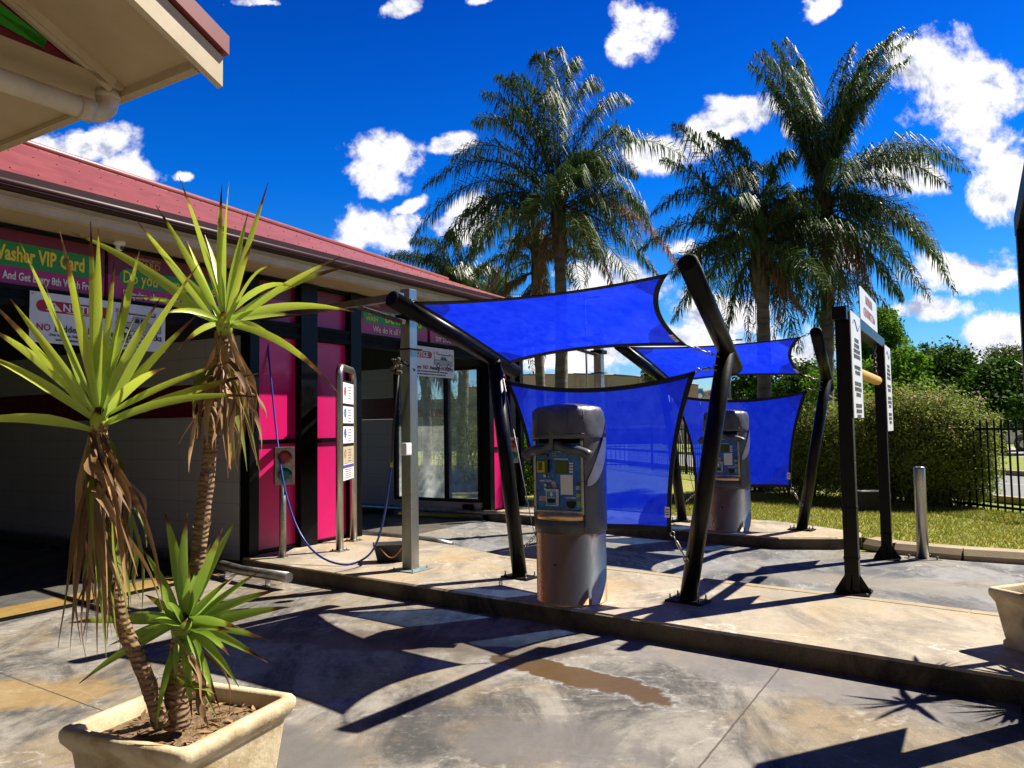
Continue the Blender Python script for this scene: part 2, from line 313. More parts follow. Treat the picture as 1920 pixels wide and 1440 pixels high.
# plant blade material: green, turning yellow and brown towards the tip
def blade_mat(name, g1, g2, tip, edge=.62):
    m = bpy.data.materials.new(name); m.use_nodes = True; t = m.node_tree; n = t.nodes; l = t.links; b = n['Principled BSDF']
    at = n.new('ShaderNodeAttribute'); at.attribute_name = 't'
    tcn = n.new('ShaderNodeTexCoord'); ns = n.new('ShaderNodeTexNoise'); ns.inputs['Scale'].default_value = 14; l.new(tcn.outputs['Object'], ns.inputs['Vector'])
    g = n.new('ShaderNodeNewGeometry')
    ad = n.new('ShaderNodeMath'); ad.operation = 'MULTIPLY_ADD'; l.new(ns.outputs['Fac'], ad.inputs[0]); ad.inputs[1].default_value = .5; l.new(at.outputs['Fac'], ad.inputs[2])
    ad2 = n.new('ShaderNodeMath'); ad2.operation = 'MULTIPLY_ADD'; l.new(g.outputs['Random Per Island'], ad2.inputs[0]); ad2.inputs[1].default_value = .3; l.new(ad.outputs[0], ad2.inputs[2])
    rp = n.new('ShaderNodeValToRGB'); cr = rp.color_ramp; cr.elements[0].position = 0; cr.elements[0].color = (*g1, 1); cr.elements[1].position = 1; cr.elements[1].color = (*tip, 1)
    mr = n.new('ShaderNodeMapRange'); l.new(ad2.outputs[0], mr.inputs[0]); mr.inputs[1].default_value = 0; mr.inputs[2].default_value = 1.6; l.new(mr.outputs[0], rp.inputs[0])
    e = cr.elements.new(edge); e.color = (*g2, 1); e = cr.elements.new(edge+.07); e.color = (.16, .07, .015, 1); e = cr.elements.new(edge+.14); e.color = (.035, .015, .008, 1)
    l.new(rp.outputs[0], b.inputs['Base Color']); b.inputs['Roughness'].default_value = .38; b.inputs['Specular IOR Level'].default_value = .5
    o = n['Material Output']; tr = n.new('ShaderNodeBsdfTranslucent'); mx = n.new('ShaderNodeMixShader'); mx.inputs[0].default_value = .38
    l.new(rp.outputs[0], tr.inputs[0]); l.new(b.outputs[0], mx.inputs[1]); l.new(tr.outputs[0], mx.inputs[2]); l.new(mx.outputs[0], o.inputs[0])
    return m
M['yucca'] = blade_mat('yucca_blade', (.30, .46, .08), (.56, .64, .06), (.36, .20, .10), .70)
M['yucca_dk'] = blade_mat('small_yucca_blade', (.10, .22, .03), (.30, .44, .05), (.38, .22, .09), .70)
M['dead'] = mat('dried_blade', (.13, .055, .015), (.60, .36, .15), rough=.6, isl=True, trans=.2)
M['deadgreen'] = mat('half_dried_blade', (.22, .24, .02), (.30, .34, .04), rough=.5, isl=True, trans=.3)
def ringbark(name, c1, c2, sc_):
    m = mat(name, c1, c2, rough=.85, scale=7, stretch=(1, 1, 5), bump=0); n = m.node_tree.nodes; l = m.node_tree.links
    tcn = n.new('ShaderNodeTexCoord'); wv = n.new('ShaderNodeTexWave'); wv.bands_direction = 'Z'; wv.inputs['Scale'].default_value = sc_; wv.inputs['Distortion'].default_value = 7
    wv.inputs['Detail'].default_value = 3; l.new(tcn.outputs['Object'], wv.inputs['Vector']); bp = n.new('ShaderNodeBump'); bp.inputs['Strength'].default_value = .9; bp.inputs['Distance'].default_value = .008
    l.new(wv.outputs['Fac'], bp.inputs['Height']); l.new(bp.outputs[0], n['Principled BSDF'].inputs['Normal']); return m
M['ytrunk'] = ringbark('ringed_yucca_trunk', (.42, .26, .13), (.15, .085, .05), 14)

# shade cloth
def cloth(name, col, tcol, fac, trl):
    m = bpy.data.materials.new(name); m.use_nodes = True; t = m.node_tree; n = t.nodes; l = t.links; n.remove(n['Principled BSDF']); o = n['Material Output']
    df = n.new('ShaderNodeBsdfDiffuse'); df.inputs[0].default_value = (*col, 1)
    tr = n.new('ShaderNodeBsdfTranslucent'); tr.inputs[0].default_value = (*trl, 1)
    tp = n.new('ShaderNodeBsdfTransparent'); tp.inputs[0].default_value = (*tcol, 1)
    tcn = n.new('ShaderNodeTexCoord'); ns = n.new('ShaderNodeTexNoise'); ns.inputs['Scale'].default_value = 60; ns.inputs['Detail'].default_value = 4
    l.new(tcn.outputs['Object'], ns.inputs['Vector'])
    du = n.new('ShaderNodeTexNoise'); du.inputs['Scale'].default_value = 9; du.inputs['Detail'].default_value = 7; du.inputs['Roughness'].default_value = .7; l.new(tcn.outputs['Object'], du.inputs['Vector'])
    for tgt, base_ in ((df, col), (tr, trl)):
        rp = n.new('ShaderNodeValToRGB'); rp.color_ramp.elements[0].position = .35; rp.color_ramp.elements[0].color = (*[x*.90 for x in base_], 1); rp.color_ramp.elements[1].position = .75
        rp.color_ramp.elements[1].color = (base_[0]+.008, base_[1]+.018, min(1, base_[2]*1.04), 1); l.new(du.outputs['Fac'], rp.inputs[0]); l.new(rp.outputs[0], tgt.inputs[0])
    m1 = n.new('ShaderNodeMixShader'); m1.inputs[0].default_value = .5; l.new(df.outputs[0], m1.inputs[1]); l.new(tr.outputs[0], m1.inputs[2])
    m2 = n.new('ShaderNodeMixShader'); mr = n.new('ShaderNodeMapRange'); l.new(ns.outputs['Fac'], mr.inputs[0]); mr.inputs[3].default_value = fac*.75; mr.inputs[4].default_value = fac*1.25
    l.new(mr.outputs[0], m2.inputs[0]); l.new(m1.outputs[0], m2.inputs[1]); l.new(tp.outputs[0], m2.inputs[2]); l.new(m2.outputs[0], o.inputs[0]); return m
M['cloth'] = cloth('blue_shade_cloth', (.002, .013, .40), (.22, .42, 1.0), .30, (.004, .022, .72))
M['clothtop'] = cloth('dense_blue_shade_cloth', (.002, .014, .42), (.2, .4, 1.0), .05, (.004, .026, .78))
M['patch'] = cloth('doubled_blue_cloth', (.002, .008, .30), (.05, .1, .7), .10, (.004, .012, .42))
# glass with dried spray near its foot
def glass_mat():
    m = bpy.data.materials.new('dirty_glass'); m.use_nodes = True; t = m.node_tree; n = t.nodes; l = t.links; n.remove(n['Principled BSDF']); o = n['Material Output']
    tp = n.new('ShaderNodeBsdfTransparent'); tp.inputs[0].default_value = (.9, .93, .92, 1); gl = n.new('ShaderNodeBsdfGlossy'); gl.inputs['Roughness'].default_value = .03
    fr = n.new('ShaderNodeFresnel'); fr.inputs[0].default_value = 1.45; m1 = n.new('ShaderNodeMixShader'); l.new(fr.outputs[0], m1.inputs[0]); l.new(tp.outputs[0], m1.inputs[1]); l.new(gl.outputs[0], m1.inputs[2])
    df = n.new('ShaderNodeBsdfTranslucent'); df.inputs[0].default_value = (.85, .88, .86, 1)
    tcn = n.new('ShaderNodeTexCoord'); sp = n.new('ShaderNodeSeparateXYZ'); l.new(tcn.outputs['Object'], sp.inputs[0])
    ns = n.new('ShaderNodeTexNoise'); ns.inputs['Scale'].default_value = 6; ns.inputs['Detail'].default_value = 3; l.new(tcn.outputs['Object'], ns.inputs['Vector'])
    mr = n.new('ShaderNodeMapRange'); l.new(sp.outputs['Z'], mr.inputs[0]); mr.inputs[1].default_value = .3; mr.inputs[2].default_value = 1.1; mr.inputs[3].default_value = .55; mr.inputs[4].default_value = .16
    mu = n.new('ShaderNodeMath'); mu.operation = 'MULTIPLY'; l.new(mr.outputs[0], mu.inputs[0]); l.new(ns.outputs['Fac'], mu.inputs[1]); mu2 = n.new('ShaderNodeMath'); mu2.operation = 'MULTIPLY'; mu2.inputs[1].default_value = 1.7; l.new(mu.outputs[0], mu2.inputs[0])
    m2 = n.new('ShaderNodeMixShader'); l.new(mu2.outputs[0], m2.inputs[0]); l.new(m1.outputs[0], m2.inputs[1]); l.new(df.outputs[0], m2.inputs[2]); l.new(m2.outputs[0], o.inputs[0]); return m
M['glass'] = glass_mat()

# concrete grounds: mottling, drying stains, salt lines, sawn joints - all in the ground's own metres
def concrete(name, base, dark, warm, joints=(), stains=(), salt=0.0, drag=None, amp=1.0):
    m = bpy.data.materials.new(name); m.use_nodes = True; t = m.node_tree; n = t.nodes; l = t.links; b = n['Principled BSDF']
    g = n.new('ShaderNodeNewGeometry'); pos = g.outputs['Position']
    def mm(op, a, b_=None, c=None, clamp=False):
        q = n.new('ShaderNodeMath'); q.operation = op; q.use_clamp = clamp
        for i, x in enumerate((a, b_, c)):
            if x is None: continue
            if isinstance(x, (int, float)): q.inputs[i].default_value = x
            else: l.new(x, q.inputs[i])
        return q.outputs[0]
    def ns(scale, det=8, rough=.62, vec=None, dist=0):
        q = n.new('ShaderNodeTexNoise'); q.inputs['Scale'].default_value = scale; q.inputs['Detail'].default_value = det; q.inputs['Roughness'].default_value = rough
        q.inputs['Distortion'].default_value = dist; l.new(vec or pos, q.inputs['Vector']); return q.outputs['Fac']
    def mix(f, a, b_, mode='MIX'):
        q = n.new('ShaderNodeMix'); q.data_type = 'RGBA'; q.blend_type = mode
        if isinstance(f, (int, float)): q.inputs[0].default_value = f
        else: l.new(f, q.inputs[0])
        for i, x in ((6, a), (7, b_)):
            if isinstance(x, tuple): q.inputs[i].default_value = (*x, 1)
            else: l.new(x, q.inputs[i])
        return q.outputs[2]
    def rng(x, a, b_, c=0, d=1):
        q = n.new('ShaderNodeMapRange'); q.interpolation_type = 'SMOOTHSTEP'; l.new(x, q.inputs[0])
        for i, y in zip((1, 2, 3, 4), (a, b_, c, d)): q.inputs[i].default_value = y
        return q.outputs[0]
    base, dark, warm = [tuple(x*.70 for x in q_) for q_ in (base, dark, warm)]
    mp = n.new('ShaderNodeMapping'); l.new(pos, mp.inputs[0]); mp.inputs['Rotation'].default_value = (0, 0, math.radians(-37)); mp.inputs['Scale'].default_value = (1.7, .8, 1)
    nA = ns(1.0, 9, .7, mp.outputs[0], .8); nB = ns(.8, 6, .6, dist=.5); nC = ns(7, 8, .7); nD = ns(160, 3, .7); nE = ns(22, 6, .7)
    c = mix(rng(nA, .40, .62), base, dark); c = mix(mm('MULTIPLY', rng(nB, .47, .68), .85), c, warm)
    c = mix(mm('MULTIPLY', rng(nC, .4, .75), .5*amp), c, tuple(x*.45 for x in dark)); c = mix(mm('MULTIPLY', rng(nE, .5, .75), .35), c, tuple(min(1, x*1.35) for x in base))
    c = mix(.65, c, mix(rng(nD, .35, .65), (.4, .4, .4), (1, 1, 1)), 'MULTIPLY'); c = mix(1, c, (1.18, 1.18, 1.18), 'MULTIPLY')
    rough = .8
    sx = n.new('ShaderNodeSeparateXYZ'); l.new(pos, sx.inputs[0]); X, Y = sx.outputs['X'], sx.outputs['Y']
    edge_n = ns(2.2, 6, .6); edge_f = ns(9, 5, .6)
    if salt:
        sl = mm('ABSOLUTE', mm('SUBTRACT', ns(.55, 5, .55, dist=1.2), .5)); c = mix(mm('MULTIPLY', rng(sl, .0, .010, 1, 0), mm('MULTIPLY', rng(nE, .4, .62), salt)), c, (.75, .74, .72))
    rv = None
    for (sxc, syc, ax, ay, ang, colr, st, rim) in stains:   # ellipse in metres with a ragged edge
        ca, sa = math.cos(ang), math.sin(ang)
        dx = mm('SUBTRACT', X, sxc); dy = mm('SUBTRACT', Y, syc)
        p_ = mm('DIVIDE', mm('ADD', mm('MULTIPLY', dx, ca), mm('MULTIPLY', dy, sa)), ax); q_ = mm('DIVIDE', mm('SUBTRACT', mm('MULTIPLY', dy, ca), mm('MULTIPLY', dx, sa)), ay)
        r_ = mm('SQRT', mm('ADD', mm('MULTIPLY', p_, p_), mm('MULTIPLY', q_, q_)))
        r_ = mm('ADD', r_, mm('ADD', mm('MULTIPLY_ADD', edge_n, 2.2, -1.1), mm('MULTIPLY_ADD', edge_f, .8, -.4)))
        soft = .05 if rim else .35
        msk = rng(r_, 1-soft, 1+soft, 1, 0); c = mix(mm('MULTIPLY', msk, st), c, colr)
        if rim:
            rm = rng(mm('ABSOLUTE', mm('SUBTRACT', r_, 1.16)), 0, .12, 1, 0); c = mix(mm('MULTIPLY', rm, mm('MULTIPLY', rng(nE, .35, .6), .4)), c, (.5, .5, .49))
            rv = msk if rv is None else mm('MAXIMUM', rv, msk)
    for (p1, p2, wd) in joints:
        d = (p2-p1).normalized(); nx, ny = -d.y, d.x; off = p1.x*nx + p1.y*ny
        dist = mm('ABSOLUTE', mm('ADD', mm('SUBTRACT', mm('ADD', mm('MULTIPLY', X, nx), mm('MULTIPLY', Y, ny)), off), mm('MULTIPLY_ADD', edge_f, .012, -.006)))
        c = mix(mm('MULTIPLY', rng(dist, wd*.4, wd, 1, 0), .85), c, (.05, .04, .03))
    l.new(c, b.inputs['Base Color']); b.inputs['Specular IOR Level'].default_value = .35
    rr = rng(nA, .3, .7, .62, .85)
    if rv is not None: rr = mm('MULTIPLY', rr, mm('SUBTRACT', 1, mm('MULTIPLY', rv, .55)))
    l.new(rr, b.inputs['Roughness'])
    bp = n.new('ShaderNodeBump'); bp.inputs['Strength'].default_value = .55; bp.inputs['Distance'].default_value = .004
    l.new(mm('ADD', nD, mm('MULTIPLY', nC, 2)), bp.inputs['Height']); l.new(bp.outputs[0], b.inputs['Normal']); return m
gp = G(1070, 1265); gq = G(760, 1205); g3 = G(560, 1195); g4 = G(1020, 1390); g5 = G(1450, 1190); g6 = G(40, 1300); g7 = G(600, 1400); g8 = G(1250, 1200)
WET = (.105, .058, .016)
M['lane'] = concrete('lane_concrete', (.42, .385, .335), (.10, .095, .095), (.40, .30, .17),
    joints=[(G(1310, 1440), G(1462, 1252), .008), (G(0, 1262), G(180, 1328), .008), (W(3.4, 6.9), W(5.6, 6.6), .006)],
    stains=[(gp.x, gp.y, .66, .16, math.radians(-42), WET, .92, True), (gq.x, gq.y, 1.4, .26, math.radians(-15), (.09, .07, .05), .75, False),
            (g4.x, g4.y, .55, .3, math.radians(-30), (.13, .12, .12), .8, False), (g5.x-.25, g5.y-1.0, 1.1, .25, math.radians(-37), (.17, .155, .16), .75, False),
            (g7.x-.2, g7.y, .5, .25, math.radians(-20), (.12, .115, .115), .8, False), (g6.x, g6.y, .7, .25, 0, (.36, .23, .08), .6, False)], salt=.22)
M['lane2'] = concrete('far_lane_concrete', (.36, .36, .36), (.13, .13, .14), (.42, .34, .22), stains=[(3.6, 7.6, 1.2, .3, -.6, (.22, .2, .17), .7, False)], salt=.4)
M['island'] = concrete('island_concrete', (.60, .51, .39), (.33, .29, .24), (.60, .44, .24), joints=[(W(5, 5.55), W(7.5, 5.6), .006), (W(5, 3.35), W(7.5, 3.35), .005)],
    stains=[(G(1480, 1150).x, G(1480, 1150).y, .6, .15, -.6, (.30, .27, .22), .7, False)], salt=.5, amp=.5)
M['curbface'] = concrete('stained_shaded_kerb_face', (.16, .125, .085), (.04, .035, .03), (.18, .13, .07), amp=.6)  # kerb faces: staining plus their shade put into the dark base colour
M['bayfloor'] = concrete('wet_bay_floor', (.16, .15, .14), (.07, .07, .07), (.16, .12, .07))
M['apron'] = concrete('rusty_bay_apron', (.42, .27, .08), (.34, .2, .05), (.5, .33, .1), amp=.4)
#BODY
# ================================================================== setting
def sheet(name, pts, z, m, thick=0.0):
    b = MB(); vs = [Vector((p.x, p.y, z)) for p in pts]
    if thick:
        a = sum((vs[i].x*vs[(i+1) % len(vs)].y - vs[(i+1) % len(vs)].x*vs[i].y) for i in range(len(vs)))
        if a < 0: vs.reverse()
        lo = [v - Z*thick for v in vs]; n = len(vs)
        b.add(vs+lo, [tuple(range(n))]+[(i, n+i, n+(i+1) % n, (i+1) % n) for i in range(n)])
    else: b.add(vs, [tuple(range(len(vs)))])
    o = b.build(name, m); tag(o, kind='structure'); return o
sheet('ground', [Vector((-900, -300, 0)), Vector((900, -300, 0)), Vector((900, 2000, 0)), Vector((-900, 2000, 0))], -.03, M['verge'])
sheet('driveway', [W(-12, -12), W(10.3, -12), W(10.3, 1.3), W(11.6, 2.2), W(11.6, 4.3), W(12.35, 4.5), W(12.35, 7.5), W(-12, 7.5)], 0, M['lane'])
sheet('far_lane', [W(6.8, -11), W(10.25, -11), W(10.25, 2.2), W(11.5, 4.2), W(12.3, 4.6), W(12.3, 7.3), W(6.8, 7.3)], .004, M['lane2'])
sheet('bay_apron', [W(-5, 7.30), W(5.95, 7.30), W(5.95, 7.74), W(-5, 7.74)], .008, M['apron'])
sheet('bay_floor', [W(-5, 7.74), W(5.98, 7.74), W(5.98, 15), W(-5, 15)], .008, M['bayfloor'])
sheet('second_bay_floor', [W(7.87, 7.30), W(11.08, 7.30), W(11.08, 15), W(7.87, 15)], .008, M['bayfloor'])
# raised islands with kerb faces
def slab(name, pts, z0, z1, top, side):
    n = len(pts); b = MB(); a = sum((pts[i].x*pts[(i+1) % n].y - pts[(i+1) % n].x*pts[i].y) for i in range(n))
    if a < 0: pts = pts[::-1]
    c = sum(pts, Vector((0, 0, 0)))/n
    inn = [p + (c-p).normalized()*.025 for p in pts]
    vs = [Vector((p.x, p.y, z1)) for p in inn] + [Vector((p.x, p.y, z1-.018)) for p in pts] + [Vector((p.x, p.y, z0)) for p in pts]
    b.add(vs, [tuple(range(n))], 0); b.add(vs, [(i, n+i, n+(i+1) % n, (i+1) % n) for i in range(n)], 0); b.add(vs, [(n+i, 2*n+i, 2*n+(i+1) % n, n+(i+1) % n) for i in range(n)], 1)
    o = b.build(name, [top, side]); tag(o, kind='structure'); return o
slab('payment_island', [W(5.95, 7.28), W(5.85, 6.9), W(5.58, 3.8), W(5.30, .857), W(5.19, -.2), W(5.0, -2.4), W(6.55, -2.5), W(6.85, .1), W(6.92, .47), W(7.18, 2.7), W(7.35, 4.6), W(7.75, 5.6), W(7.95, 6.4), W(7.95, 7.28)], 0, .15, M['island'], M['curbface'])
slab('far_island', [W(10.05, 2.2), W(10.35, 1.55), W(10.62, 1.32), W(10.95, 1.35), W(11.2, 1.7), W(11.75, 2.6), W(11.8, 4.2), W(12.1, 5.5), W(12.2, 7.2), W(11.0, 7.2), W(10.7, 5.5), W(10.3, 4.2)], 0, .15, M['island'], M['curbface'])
# pale worn kerb nosing along the far edge of the near island
b = MB()
for a_, c_ in ((W(6.55, -2.5), W(6.85, .1)), (W(6.85, .1), W(6.92, .47)), (W(6.92, .47), W(7.18, 2.7)), (W(7.18, 2.7), W(7.35, 4.6))):
    d = (c_-a_).normalized(); nrm = Vector((-d.y, d.x, 0)); b.box((a_+c_)/2 + nrm*.05 + Z*.1475, d*((c_-a_).length/2-.004), nrm*.05, Z*.006)
tag(b.build('kerb_nosing', M['kerb']), kind='structure')
# lawn
fA, fB = W(13.0, -2.2), W(36, 21.9)       # fence line
lawn_pts = [W(10.40, -9), W(10.40, .6), W(10.75, 1.28), W(11.25, 1.6), W(11.85, 2.5), W(11.9, 4.2), W(12.45, 4.5), W(12.5, 7.6), W(11.35, 7.6), W(11.35, 30), W(40, 30), W(60, 46), W(36, 21.9), W(13, -2.2), W(6, -9)]
lawn_pts = [W(10.40, -4.9), W(10.40, .6), W(10.75, 1.28), W(11.25, 1.6), W(11.85, 2.5), W(11.9, 4.2), W(12.45, 4.5), W(12.5, 7.6), W(11.35, 7.6), W(11.35, 26), W(40, 26)]
sheet('lawn', lawn_pts, .11, M['lawn'], .2)
b = MB()
kp = [W(10.25, -4.9), W(10.25, -1.6), W(10.25, .2), W(10.38, .9), W(10.66, 1.22)]
for i in range(len(kp)-1):
    a_, c_ = kp[i], kp[i+1]; d = (c_-a_).normalized(); nrm = Vector((d.y, -d.x, 0))
    if nrm.dot(U) < 0: nrm = -nrm
    pr = [Vector((0, 0, 0)), Vector((0, 0, .06)), Vector((.07, 0, .125)), Vector((.24, 0, .135)), Vector((.24, 0, 0))]
    b.prism([a_ + d*.004 + nrm*(p.x-.12) + Z*p.z for p in pr], (c_-a_) - d*.008)
tag(b.build('lawn_kerb', M['kerb']), kind='structure')
# street beyond the fence
rd = Vector((-.26, .9656, 0)); rn = Vector((.9656, .26, 0))
def RS(s, t): return rn*s + rd*t
sheet('road', [RS(13.2, -60), RS(19.2, -60), RS(19.2, 300), RS(13.2, 300)], .004, M['asphalt'])
sheet('road_line', [RS(16.6, -60), RS(16.72, -60), RS(16.72, 300), RS(16.6, 300)], .009, M['paint'])
b = MB(); b.box(RS(19.35, 100) + Z*.07, rn*.13, rd*190, Z*.075); b.box(RS(13.1, 100) + Z*.05, rn*.1, rd*190, Z*.06); tag(b.build('street_kerb', M['kerb']), kind='structure')
sheet('median_grass', [RS(19.48, -60), RS(27, -60), RS(27, 300), RS(19.48, 300)], .12, M['verge'])
sheet('far_road', [RS(27.2, -60), RS(39, -60), RS(39, 300), RS(27.2, 300)], .006, mat('pale_road', (.42, .38, .33), (.5, .45, .4), rough=.9))

# grass blades where the lawn is seen close (nobody could count them)
def inpoly(x, y, poly):
    r = False; j = len(poly)-1
    for i in range(len(poly)):
        if (poly[i].y > y) != (poly[j].y > y) and x < (poly[j].x-poly[i].x)*(y-poly[i].y)/(poly[j].y-poly[i].y)+poly[i].x: r = not r
        j = i
    return r
def blades(name, n, region, poly, h, wd, m, z0, seed):
    rg = np.random.default_rng(seed); out_v = []; k = 0
    xs = rg.uniform(region[0], region[1], n*4); ys = rg.uniform(region[2], region[3], n*4)
    pts = [(x, y) for x, y in zip(xs, ys) if inpoly(x, y, poly)][:n]
    a = np.array(pts); n = len(a); an = rg.uniform(0, 2*np.pi, n); hh = rg.uniform(.5, 1.2, n)*h; ln = rg.normal(0, .6, (n, 2))*hh[:, None]
    c, s_ = np.cos(an)*wd, np.sin(an)*wd
    v = np.zeros((n, 3, 3)); v[:, 0, 0] = a[:, 0]-c; v[:, 0, 1] = a[:, 1]-s_; v[:, 1, 0] = a[:, 0]+c; v[:, 1, 1] = a[:, 1]+s_; v[:, 2, 0] = a[:, 0]+ln[:, 0]; v[:, 2, 1] = a[:, 1]+ln[:, 1]; v[:, 2, 2] = hh; v[:, :, 2] += z0
    return tri_obj(name, v.reshape(-1, 3), 3, m)
def tri_obj(name, v, k, m, parent=None):
    me = bpy.data.meshes.new(name); o = bpy.data.objects.new(name, me); COL.objects.link(o)
    org = ROOT[parent.name] if parent is not None else Vector((float(v[:, 0].mean()), float(v[:, 1].mean()), float(v[:, 2].min())))
    if parent is not None: o.parent = parent
    else: o.location = org
    ROOT[o.name] = org
    v = v - np.array(org); n = len(v)//k
    me.vertices.add(len(v)); me.vertices.foreach_set('co', v.astype(np.float32).ravel()); me.loops.add(len(v)); me.loops.foreach_set('vertex_index', np.arange(len(v), dtype=np.int32))
    me.polygons.add(n); me.polygons.foreach_set('loop_start', np.arange(0, len(v), k, dtype=np.int32)); me.polygons.foreach_set('loop_total', np.full(n, k, dtype=np.int32))
    me.materials.append(m); me.update(calc_edges=True); me.validate(); return o
g1 = blades('grass', 42000, (2.0, 9.0, 8.6, 15.5), lawn_pts, .045, .006, M['grassblade'], .11, 3); tag(g1, kind='stuff', label='short green and straw coloured lawn grass behind the kerb', cat='grass')

def foliage(name, m, parent, blobs, n, ll, lw, seed, clump=.35, shell=.55, up=.3, zmin=-9):
    "n leaf faces gathered in clumps over ellipsoids (centre, rx, ry, rz)"
    rg = np.random.default_rng(seed); vol = np.array([b[1]*b[2]+b[2]*b[3]+b[1]*b[3] for b in blobs]); vol = vol/vol.sum(); allv = []
    for b_, f in zip(blobs, vol):
        k = int(n*f)+1; nc = max(6, k//36); c = np.array(b_[0]); r = np.array(b_[1:4])
        d = rg.normal(size=(nc, 3)); d /= np.linalg.norm(d, axis=1)[:, None]; rad = shell + (1-shell)*rg.random(nc)**.6
        cc = d*rad[:, None]*r*rg.uniform(.85, 1.1, nc)[:, None]; w_ = rg.integers(0, nc, k)
        p = c + cc[w_] + rg.normal(size=(k, 3))*clump*r.mean()*.5
        nr = d[w_]*.8 + rg.normal(size=(k, 3))*.7 + np.array([0, 0, up]); nr /= np.linalg.norm(nr, axis=1)[:, None]
        keep = p[:, 2] > zmin + rg.random(len(p))*.5; p = p[keep]; nr = nr[keep]; k = len(p)
        t = np.cross(nr, rg.normal(size=(k, 3))); t /= np.linalg.norm(t, axis=1)[:, None]; q = np.cross(nr, t)
        L_ = (rg.uniform(.6, 1.25, k)*ll)[:, None]; w2 = (rg.uniform(.7, 1.2, k)*lw)[:, None]
        v = np.stack([p - t*L_*.5, p + q*w2*.5 + nr*w2*.12, p + t*L_*.5, p - q*w2*.5 + nr*w2*.12], 1); allv.append(v.reshape(-1, 3))
    return tri_obj(name, np.concatenate(allv), 4, m, parent)

# ================================================================== wash building
B = thing('car_wash_building', W(7, 8, 0), 'low car wash building with red sheet roof, magenta panels and black posts', 'building')
b = MB()                                                        # roof sheets with laps and screws
zr = lambda u: 5.0-.036*u
RE, RR = 6.62, 9.0
for i in range(9):
    t0, t1 = i/9, (i+1)/9
    def rp_(u, t, up=0): return W(u, RE+(RR-RE)*t, 3.70+(zr(u)-3.70)*t+up)
    b.add([rp_(-4, t0, .0), rp_(12.35, t0, .0), rp_(12.35, t1, .012), rp_(-4, t1, .012)], [(0, 1, 2, 3)])
    b.add([rp_(-4, t1, .012), rp_(12.35, t1, .012), rp_(12.35, t1, 0), rp_(-4, t1, 0)], [(0, 1, 2, 3)])
for k in range(72):
    u_ = -3.9+k*.23
    for t in (.12, .55, .9):
        b.box(rp_(u_, t, .012), U*.005, V*.005, Z*.006, 1)
b.add([W(-4, RR, zr(-4)), W(12.35, RR, zr(12.35)), W(12.35, 11.4, 3.7), W(-4, 11.4, 3.7)], [(0, 1, 2, 3)])
b.build('roof', [M['roof'], M['gutter']], B)
b = MB(); b.tube([W(-4, RR, zr(-4)+.02), W(12.35, RR, zr(12.35)+.02)], .05, 8); b.build('ridge_cap', M['roof'], B)
b = MB(); b.uvz(-4, 12.4, 6.55, 6.66, 3.585, 3.62); b.uvz(-4, 12.4, 6.53, 6.55, 3.59, 3.70); b.tube([W(-4, 6.555, 3.62), W(12.4, 6.555, 3.62)], .034, 10); b.uvz(-4, 12.4, 6.60, 6.66, 3.621, 3.69); b.build('gutter', M['gutter'], B)
b = MB(); b.uvz(-4, 12.3, 6.665, 6.70, 3.455, 3.58); b.uvz(-4, 12.3, 6.701, 6.75, 3.455, 3.48); b.uvz(-4, 12.3, 6.64, 6.664, 3.52, 3.532); b.build('fascia_trim', M['creamtrim'], B)
b = MB(); b.uvz(-4, 12.3, 6.752, 7.40, 3.468, 3.50)
b.build('soffit', M['cream'], B)
b = MB()                                                        # ceiling of the bays and gable end
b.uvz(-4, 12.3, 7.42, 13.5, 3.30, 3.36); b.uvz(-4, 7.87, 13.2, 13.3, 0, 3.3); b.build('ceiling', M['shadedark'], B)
b = MB(); b.add([W(12.3, 6.7, 3.5), W(12.3, 9, zr(12.3)-.05), W(12.3, 11.3, 3.5)], [(0, 1, 2)]); b.add([W(12.25, 6.7, 3.5), W(12.25, 9, zr(12.3)-.05), W(12.25, 11.3, 3.5)], [(0, 2, 1)]); b.build('gable_wall', M['creamtrim'], B)
# tiled partitions
def partition(u0, u1, v0, v1, wins=()):
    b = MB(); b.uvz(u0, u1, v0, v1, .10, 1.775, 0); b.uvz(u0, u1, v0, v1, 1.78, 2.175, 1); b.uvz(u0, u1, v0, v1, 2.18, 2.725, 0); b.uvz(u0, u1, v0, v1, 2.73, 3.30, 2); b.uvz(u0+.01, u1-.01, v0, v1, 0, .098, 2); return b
partition(5.98, 6.11, 7.38, 13.2).build('partition_wall', [M['tile'], M['tilered'], M['shadedark']], B)
partition(7.76, 7.86, 7.38, 13.2).build('partition_wall', [M['tile'], M['tilered'], M['shadedark']], B)
b = partition(11.08, 11.2, 9.33, 13.5)
b.uvz(11.08, 11.2, 7.40, 9.33, .05, .29, 0); b.uvz(11.08, 11.2, 7.40, 9.33, 2.66, 3.3, 2)
b.build('partition_wall', [M['tile'], M['tilered'], M['shadedark']], B)
wf = MB()
for v0_, v1_, z0_, z1_ in ((7.40, 7.45, .29, 2.66), (8.12, 8.17, .34, 2.62), (9.27, 9.33, .29, 2.66), (7.45, 9.27, .29, .34), (7.45, 9.27, 2.62, 2.66)):
    wf.uvz(11.06, 11.22, v0_, v1_, z0_, z1_)
win = wf.build('window', M['blackmatt'], B)
MB().uvz(11.135, 11.145, 7.45, 8.12, .34, 2.62).build('pane', M['glass'], win); MB().uvz(11.135, 11.145, 8.17, 9.27, .34, 2.62).build('pane', M['glass'], win)
ROOT_WIN = win
